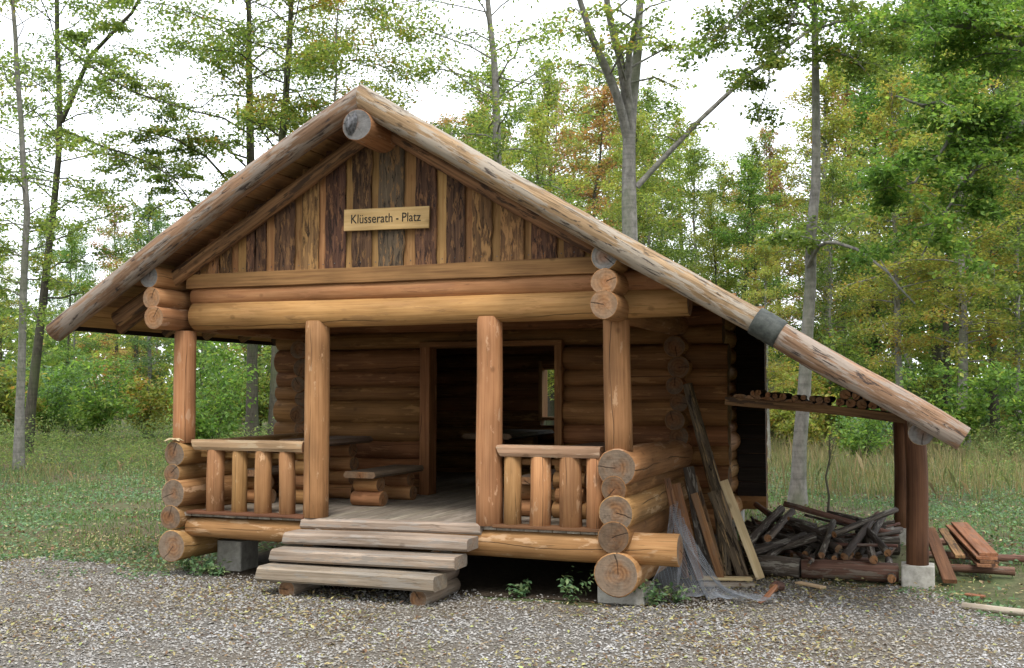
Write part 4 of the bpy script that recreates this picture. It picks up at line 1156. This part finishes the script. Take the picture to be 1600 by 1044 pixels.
rt = np.random.default_rng(77)
def far_tree(px, d, hgt, vi, label, group):
    b = dep(px, d); b[2] = -.05
    tr_, cr_, nm = variants[vi]
    s_ = hgt / 17.0; wz = rt.uniform(.85, 1.25)
    t = empty('forest_tree', b, label, 'tree', group); t.scale = (s_ * wz, s_ * wz, s_); t.rotation_euler = (0, 0, rt.uniform(0, 6.28))
    for nm_, me in (('trunk', tr_), ('crown', cr_)):
        o = bpy.data.objects.new(nm_, me); C.objects.link(o); o.parent = t
COL = {0: 'green', 1: 'fresh green', 2: 'yellowing', 3: 'rust-brown', 4: 'dark green', 5: 'yellow-green', 6: 'deep green', 7: 'light green'}
# left of the hut: lower skyline
def zone(n, px0, px1, d0, d1, topfun, kinds, where, group):
    for i in range(n):
        px = px0 + (px1 - px0) * (i + rt.uniform(0, 1)) / n; d = rt.uniform(d0, d1)
        top = topfun(px) + rt.normal(0, 18)
        h = (615 - top) / F_PX * d + 1.9
        vi = int(rt.choice(kinds))
        far_tree(px, d, h, vi, f'{COL[vi]} forest tree {where}', f'{group}, {COL[vi]}')
tl = lambda p: np.interp(p, [-500, 0, 100, 200, 300, 400, 560], [370, 390, 375, 350, 330, 330, 300])
zone(16, -350, 560, 45, 60, tl, [0, 6, 5, 4, 1], 'in the wood left of the hut', 'trees left of the hut')
zone(14, -450, 560, 62, 90, tl, [0, 6, 7, 4, 3], 'farther back in the wood left of the hut', 'far trees left of the hut')
tm = lambda p: np.interp(p, [560, 640, 720, 800, 900, 1000, 1100, 1200, 1260], [300, 220, 170, 130, 140, 120, 240, 290, 240])
zone(6, 590, 1180, 38, 46, lambda p: tm(p) + 70, [5, 2, 0, 7], 'close behind the hut roof', 'trees behind the hut')
zone(9, 600, 1200, 50, 68, tm, [5, 2, 3, 0, 3, 4], 'behind the hut roof', 'far trees behind the hut')
zone(8, 600, 1200, 70, 95, lambda p: tm(p) + 10, [5, 3, 3, 0, 7], 'deep in the wood behind the hut', 'farthest trees behind the hut')
tr2 = lambda p: np.interp(p, [1150, 1250, 1330, 1400, 1600, 2000], [300, 210, 90, 20, -60, -60])
zone(7, 1180, 1720, 30, 40, lambda p: tr2(p) + 120, [7, 2, 0, 1], 'at the edge of the wood right of the hut', 'trees at the wood edge on the right')
zone(12, 1150, 1850, 42, 58, tr2, [0, 2, 3, 1, 4, 7], 'in the wood right of the hut', 'trees in the wood on the right')
zone(14, 1150, 2050, 60, 95, lambda p: tr2(p) + 20, [0, 4, 3, 6, 7], 'deep in the wood right of the hut', 'far trees in the wood on the right')

# unseen trees added behind the viewpoint to block low light into the porch
for i in range(26):
    a = math.radians(150 + 240 * i / 25)
    rad = 15 + rt.uniform(0, 5) + (i % 2) * 5
    b = np.array([5.5 + rad * math.cos(a), -8 + rad * math.sin(a), -.05])
    if b[1] > -4 and abs(b[0] - 5) < 12: continue
    tr_, cr_, nm = variants[i % 8]
    t = empty('forest_tree', b, 'unseen tree added behind the viewpoint to hold low light off the porch', 'tree', 'added trees behind the viewpoint'); t.rotation_euler = (0, 0, rt.uniform(0, 6.28))
    for nm_, me in (('trunk', tr_), ('crown', cr_)):
        o = bpy.data.objects.new(nm_, me); C.objects.link(o); o.parent = t

# far-off wood that reads as one mass
n = 42000
ang = rt.uniform(-.75, .75, n); dist = rt.uniform(88, 125, n)
s_, c_ = math.sin(TH), math.cos(TH)
fx = -s_ * np.cos(ang) + c_ * np.sin(ang); fy = c_ * np.cos(ang) + s_ * np.sin(ang)
top = 10 + 3 * np.sin(ang * 17) + 2 * np.sin(ang * 41 + 1) + np.interp(ang, [.08, .26, .36], [0, 0, 7])
zz = rt.uniform(0, 1, n) ** .9 * top
cen = np.stack([CAM[0] + fx * dist, CAM[1] + fy * dist, zz], 1)
v, f, t = leaves(cen, .75, rt, flat=1.2, tint=np.clip(.4 + .25 * np.sin(ang * 31) + rt.normal(0, .2, n), 0, 1), aspect=.8)
o = MB().add(v, f, tint=t, smooth=False).build('distant_woodland', M['leaf_green']); tag(o, 'far-off mixed wood closing the view behind all the trees', 'woodland', kind='stuff')

b = dep(1290, 17.0); b[2] = -.02
mbs = MB(); mbl = MB(); rs = np.random.default_rng(12)
q = np.array([[0, 0, 0], [.03, 0, .3], [-.02, .02, .6], [.05, 0, .9], [.04, .03, 1.25]]); sweep(q, circle(6), np.array([.022, .018, .015, .012, .006]), mb=mbs)
for k_ in range(5):
    spray(mbs, mbl, np.array([q[3] * .8 + q[4] * .2 * k_ / 5, q[3] + np.array([rs.normal(0, .1), rs.normal(0, .1), .15 + .05 * k_]), q[4] + np.array([rs.normal(0, .22), rs.normal(0, .2), .05 * k_])]), .005, 9, .07, rs, .5, .2)
t = empty('sapling', b, 'thin bent sapling stem with few leaves just right of the tall slim trunk', 'sapling')
for nm, mb, mt in (('stem', mbs, 'dark_bark'), ('foliage', mbl, 'leaf_green')):
    o = bpy.data.objects.new(nm, mb.mesh(nm, M[mt])); C.objects.link(o); o.parent = t
# saplings and shrubs of the undergrowth
shrubs = []
for i in range(5):
    r = np.random.default_rng(800 + i); wd, lf = MB(), MB()
    for j in range(9):
        az = r.uniform(0, 6.28); h = r.uniform(.9, 2.2); sp = r.uniform(.2, 1.0)
        P = np.array([[0, 0, -.05], [sp * .4 * math.cos(az), sp * .4 * math.sin(az), h * .5], [sp * math.cos(az), sp * math.sin(az), h]])
        spray(wd, lf, P, .012, 260, .11, r, .45, .22, side=.42, zs=.08)
    shrubs.append((wd.mesh('stem', M['dark_bark']), lf.mesh('foliage', M[['leaf_fresh', 'leaf_green', 'herb', 'leaf_yellow', 'leaf_fresh'][i]])))
def shrub(px, d, s_, vi, label, group):
    b = dep(px, d); b[2] = -.02
    t = empty('shrub', b, label, 'shrub', group); t.scale = (s_, s_, s_); t.rotation_euler = (0, 0, rt.uniform(0, 6.28))
    for nm_, me in zip(('stem', 'foliage'), shrubs[vi]):
        o = bpy.data.objects.new(nm_, me); C.objects.link(o); o.parent = t
SC = ['bright green', 'olive green', 'dark herb-green', 'yellowing', 'fresh green']
for i in range(46):
    vi = i % 5; shrub(rt.uniform(-250, 560), rt.uniform(36, 60), rt.uniform(.8, 2.0), vi, f'{SC[vi]} leafy shrub at the foot of the wood left of the hut', f'{SC[vi]} shrubs left of the hut')
for i in range(48):
    vi = i % 5; shrub(rt.uniform(1150, 1800), rt.uniform(30, 58), rt.uniform(.8, 2.0), vi, f'{SC[vi]} leafy shrub at the foot of the wood right of the hut', f'{SC[vi]} shrubs right of the hut')
for px, d, s_, vi, lab in [(1345, 27, .95, 0, 'bright green sapling in the grass seen under the lean-to roof'), (330, 30, 1.3, 0, 'bright green sapling between the left porch posts')]:
    shrub(px, d, s_, vi, lab, None)


# ------------------------------------------------------------------ ground cover
def pts_px(n, px0, px1, d0, d1, r, pw=.7):
    px = r.uniform(px0, px1, n); d = d0 + (d1 - d0) * r.uniform(0, 1, n) ** pw
    s_, c_ = math.sin(TH), math.cos(TH)
    k = (px - 800) / F_PX
    return np.stack([CAM[0] + d * (-s_ + c_ * k), CAM[1] + d * (c_ + s_ * k), np.zeros(n)], 1), d


def in_hut(p): return (p[:, 0] > -.15) & (p[:, 0] < W + .2) & (p[:, 1] > -.1) & (p[:, 1] < 6.4)
def on_gravel(p): return (p[:, 1] < gravel_edge(p[:, 0]) - .05) & (p[:, 0] > -14) & (p[:, 0] < 14)


def blades(p, h, wdt, r, tint, name, mat, label, cat):
    n = len(p); a = r.uniform(0, 6.28, n); d = np.stack([np.cos(a), np.sin(a), np.zeros(n)], 1)
    ln = r.uniform(.1, .6, n)[:, None]; b = r.uniform(0, 6.28, n); ld = np.stack([np.cos(b), np.sin(b), np.zeros(n)], 1)
    H = h[:, None]; Wd = wdt[:, None]
    m1 = p + ld * ln * H * .35 + np.array([0, 0, 1]) * H * .6
    tp = p + ld * ln * H + np.array([0, 0, 1]) * H * (1 - ln * .3)
    v = np.stack([p - d * Wd, p + d * Wd, m1 + d * Wd * .7, tp, m1 - d * Wd * .7], 1).reshape(-1, 3)
    f = np.arange(n)[:, None] * 5 + np.arange(5)[None]
    o = MB().add(v, f, tint=np.repeat(tint, 5), smooth=False).build(name, M[mat]); tag(o, label, cat, kind='stuff')


rg = np.random.default_rng(99)
def field(p, k=1.0): return .5 + .5 * np.sin(p[:, 0] * .9 * k + 2 * np.sin(p[:, 1] * .4 * k)) * np.cos(p[:, 1] * .7 * k + 1)
# short grass
A, dA = pts_px(70000, -450, 560, 10.0, 34, rg, .95)
B, dB = pts_px(36000, 1130, 1900, 9.5, 32, rg, .95)
p = np.concatenate([A, B]); d = np.concatenate([dA, dB])
edge = np.clip((p[:, 1] - gravel_edge(p[:, 0])) / 3.0, 0, 1)
keep = (rg.uniform(0, 1, len(p)) < .25 + .75 * edge) & ~in_hut(p) & ~on_gravel(p) & ~((p[:, 0] > 5) & (p[:, 0] < 7.3) & (p[:, 1] < 4.4) & (p[:, 1] > 0)) & (rg.uniform(0, 1, len(p)) < -.05 + 1.3 * field(p, 1.6) * (.4 + .6 * field(p[:, [1, 0, 2]], 3.1)))
p, d = p[keep], d[keep]
blades(p, rg.uniform(.015, .06, len(p)) * (1 + d / 25), .0035 * (1 + d / 14), rg, np.clip(rg.normal(.45, .22, len(p)), 0, 1), 'short_grass', 'grass_green', 'short green grass round the hut and gravel yard', 'grass')
# broad-leaved herbs hugging the ground
A, dA = pts_px(80000, -450, 560, 10.2, 34, rg, .9)
B, dB = pts_px(42000, 1180, 1900, 9.5, 30, rg, .9)
p = np.concatenate([A, B]); d = np.concatenate([dA, dB])
keep = ~in_hut(p) & ~on_gravel(p) & ~((p[:, 0] > 5) & (p[:, 0] < 7.6) & (p[:, 1] < 4.4) & (p[:, 1] > 0)) & (rg.uniform(0, 1, len(p)) < -.1 + 1.7 * (1 - field(p, 1.3)) * (.35 + .65 * field(p[:, [1, 0, 2]], 2.7)))
p = p[keep]; d = d[keep]; p[:, 2] += rg.uniform(.0, .06, len(p))
v, f, t = leaves(p, .055, rg, flat=.5, tint=np.clip(rg.normal(.4, .25, len(p)), 0, 1), aspect=.8)
o = MB().add(v, f, tint=t, smooth=False).build('ground_herbs', M['herb']); tag(o, 'low leafy herbs covering the clearing left and right of the hut', 'ground cover', kind='stuff')
n = 2600
hx = rg.uniform(-6, 9.5, n); hy = gravel_edge(hx) + rg.normal(-.15, .4, n); kk = (hx < .3) | (hx > 7.0)
cl = np.sin(hx * 4.1) * np.sin(hy * 5 + hx * 2.2) > .1
p = np.stack([hx, hy, np.full(n, .02)], 1)[kk & cl & ~((hx > 7) & (hx < 7.4) & (hy > 1.7))]
p = np.repeat(p, 3, 0) + rg.normal(0, .03, (len(p) * 3, 3)) * np.array([1, 1, .3])
v, f, t = leaves(p, .04, rg, flat=.5, tint=np.clip(rg.normal(.4, .25, len(p)), 0, 1), aspect=.6); v[:, 2] = np.maximum(v[:, 2], .006)
o = MB().add(v, f, tint=t, smooth=False).build('edge_weeds', M['herb']); tag(o, 'small weeds straggling over the ragged edge of the gravel yard', 'ground cover', kind='stuff')
# tall herbs in front of the wood
A, dA = pts_px(60000, -450, 600, 25, 44, rg, .8)
B, dB = pts_px(30000, 1500, 1950, 22, 40, rg, .8)
p = np.concatenate([A, B]); p[:, 2] = rg.uniform(0, 1, len(p)) ** .8 * np.where(p[:, 0] < 3, 1.35, 1.15) * (.3 + .7 * field(p, .8)) * np.clip((np.concatenate([dA, dB]) - 21) / 8, .15, 1)
clump = .5 + .5 * np.sin(p[:, 0] * 1.9 + np.sin(p[:, 1] * 1.3) * 2) * np.sin(p[:, 1] * 1.1 + p[:, 0] * .6)
p[:, 2] *= .35 + .9 * clump; kp = rg.uniform(0, 1, len(p)) < .3 + clump; p = p[kp]
v, f, t = leaves(p, .085, rg, flat=1.4, tint=np.clip(rg.normal(.45, .22, len(p)) + .3 * (clump[kp] - .5), 0, 1), aspect=.42)
o = MB().add(v, f, tint=t, smooth=False).build('tall_herbs', M['weed_leaf']); tag(o, 'knee-high to chest-high weeds in front of the wood', 'undergrowth', kind='stuff')
# dry tall grass
A, dA = pts_px(36000, 1100, 1900, 19, 46, rg, .8)
B, dB = pts_px(26000, -450, 560, 22, 44, rg, .8)
p = np.concatenate([A, B])
kp = rg.uniform(0, 1, len(p)) < .15 + field(p, 1.1) ** 1.5
hh = (np.concatenate([np.interp(A[:, 0], [6, 11, 14, 18], [.8, .7, .4, .3]), np.full(len(B), .4)]) * (.55 + .6 * field(p, 2.3)))[kp]; p = p[kp]
blades(p, rg.uniform(.25, 1.15, len(p)) * hh, np.full(len(p), .006), rg, np.clip(rg.normal(.5, .25, len(p)), 0, 1), 'dry_grass', 'grass_dry', 'tall straw-coloured grass standing before the wood', 'grass')

# gravel stones
n = 118000
gx = rg.uniform(-5.2, 9.2, n); gy = -4.2 + 6.4 * rg.uniform(0, 1, n) ** 1.0
keep = (gy < gravel_edge(gx) + .25 * rg.normal(0, 1, n) - .1) & ~((gx > .2) & (gx < 4.6) & (gy > .25))
gx, gy = gx[keep], gy[keep]; n = len(gx)
octv = np.array([(1, 0, 0), (0, 1, 0), (-1, 0, 0), (0, -1, 0), (0, 0, 1), (0, 0, -1)], float)
octf = np.array([(0, 1, 4), (1, 2, 4), (2, 3, 4), (3, 0, 4), (1, 0, 5), (2, 1, 5), (3, 2, 5), (0, 3, 5)])
sz = rg.uniform(.006, .0155, n) * np.where(rg.uniform(0, 1, n) < .07, 1.5, 1)
v = octv[None] * rg.uniform(.55, 1.2, (n, 6, 1)) * sz[:, None, None] * np.stack([rg.uniform(.8, 1.5, n), rg.uniform(.7, 1.2, n), rg.uniform(.35, .75, n)], 1)[:, None]
th = rg.uniform(0, 6.28, n); tl_ = rg.normal(0, .35, n)
ct, sn_ = np.cos(th), np.sin(th)
x_ = v[..., 0] * ct[:, None] - v[..., 1] * sn_[:, None]; y_ = v[..., 0] * sn_[:, None] + v[..., 1] * ct[:, None]
z_ = v[..., 2] + x_ * tl_[:, None]
V = np.stack([x_ + gx[:, None], y_ + gy[:, None], z_ + (sz * .3 + rg.uniform(0, .008, n))[:, None]], -1).reshape(-1, 3)
Fg = (np.arange(n)[:, None, None] * 6 + octf[None]).reshape(-1, 3)
o = MB().add(V, Fg, smooth=False).build('gravel', M['gravel_stone']); tag(o, 'loose grey crushed stones over the yard', 'gravel', kind='stuff')
# fallen leaves
n = 42000
lx = rg.uniform(-5, 9.2, n); ly = rg.uniform(-4, 2.4, n)
p = np.stack([lx, ly, np.full(n, .018)], 1); p = p[~in_hut(p) & (rg.uniform(0, 1, n) < .15 + 1.1 * field(p, 1.7) ** 1.5 * (.4 + .8 * field(p[:, [1, 0, 2]], 4.1)))]
p[:, 2] = rg.uniform(.014, .026, len(p))
v, f, t = leaves(p, .047, rg, flat=.3, tint=np.clip(rg.normal(.48, .3, len(p)), 0, 1), aspect=.45)
v[:, 2] = np.maximum(v[:, 2], .012)
A, dA = pts_px(5000, -400, 560, 11, 26, rg, .8); A = A[~in_hut(A) & ~on_gravel(A)]; A[:, 2] = rg.uniform(.03, .07, len(A))
B, dB = pts_px(4000, 1150, 1850, 10.5, 25, rg, .8); B[:, 2] = rg.uniform(.02, .06, len(B))
v2, f2, t2 = leaves(np.concatenate([A, B]), .055, rg, flat=.4, tint=np.clip(rg.normal(.25, .25, len(A) + len(B)), 0, 1), aspect=.6)
mb = MB().add(v, f, tint=t, smooth=False); mb.add(v2, f2, tint=t2, smooth=False)
o = mb.build('fallen_leaves', M['litter']); tag(o, 'yellow and brown fallen leaves strewn over gravel and grass', 'leaf litter', kind='stuff')
# autumn haze between the trees
hz = MB()
x0, x1, y0, y1, z0, z1 = -220, 260, -60, 320, -1.2, 34
hv = np.array([(x, y, z) for x in (x0, x1) for y in (y0, y1) for z in (z0, z1)], float)
hz.add(hv, np.array([(0, 1, 3, 2), (4, 6, 7, 5), (0, 4, 5, 1), (2, 3, 7, 6), (0, 2, 6, 4), (1, 5, 7, 3)]), smooth=False)
hm = bpy.data.materials.new('haze_air'); hm.use_nodes = True; hm.node_tree.nodes.clear()
hvol = hm.node_tree.nodes.new('ShaderNodeVolumePrincipled'); hvol.inputs['Color'].default_value = (.86, .90, .92, 1); hvol.inputs['Density'].default_value = HAZE
hvo = hm.node_tree.nodes.new('ShaderNodeOutputMaterial'); hm.node_tree.links.new(hvol.outputs[0], hvo.inputs['Volume'])
if HAZE > 0:
    o = hz.build('haze', hm); tag(o, 'thin pale autumn haze between the trees', 'haze', kind='stuff')
# weeds growing at the hut's foundations
for (x, y, s_, lab) in [(4.25, -.02, .34, 'small green weed growing under the porch edge left of the corner block'), (5.0, .05, .30, 'low green weed at the right foundation block'),
                        (5.18, .22, .26, 'dark green weed between the foundation block and the net'), (.25, .0, .24, 'green weed at the foot of the left corner logs'), (3.75, .05, .16, 'tiny weed in the shade under the porch'),
                        (-.1, .25, .20, 'grassy weed left of the bottom corner log'), (.42, .05, .2, 'weed in front of the left concrete block')]:
    r = np.random.default_rng(int(x * 100) % 97 + 5); mb = MB(); 
    for j in range(11):
        az = r.uniform(0, 6.28); h = s_ * r.uniform(.3, .9); sp = s_ * r.uniform(.3, .8)
        cen = np.stack([sp * np.cos(az) * np.linspace(.1, 1, 9), sp * np.sin(az) * np.linspace(.1, 1, 9), h * np.linspace(.1, 1, 9) ** .7], 1) + r.normal(0, .015, (9, 3))
        v, f, t = leaves(cen, .055, r, flat=.5, aspect=.6); v[:, 2] = np.maximum(v[:, 2], .004)
        mb.add(v + np.array([x, y, 0]), f, tint=t, smooth=False)
    o = mb.build('weed', M['herb']); tag(recentre(o), lab, 'weed', kind='stuff')
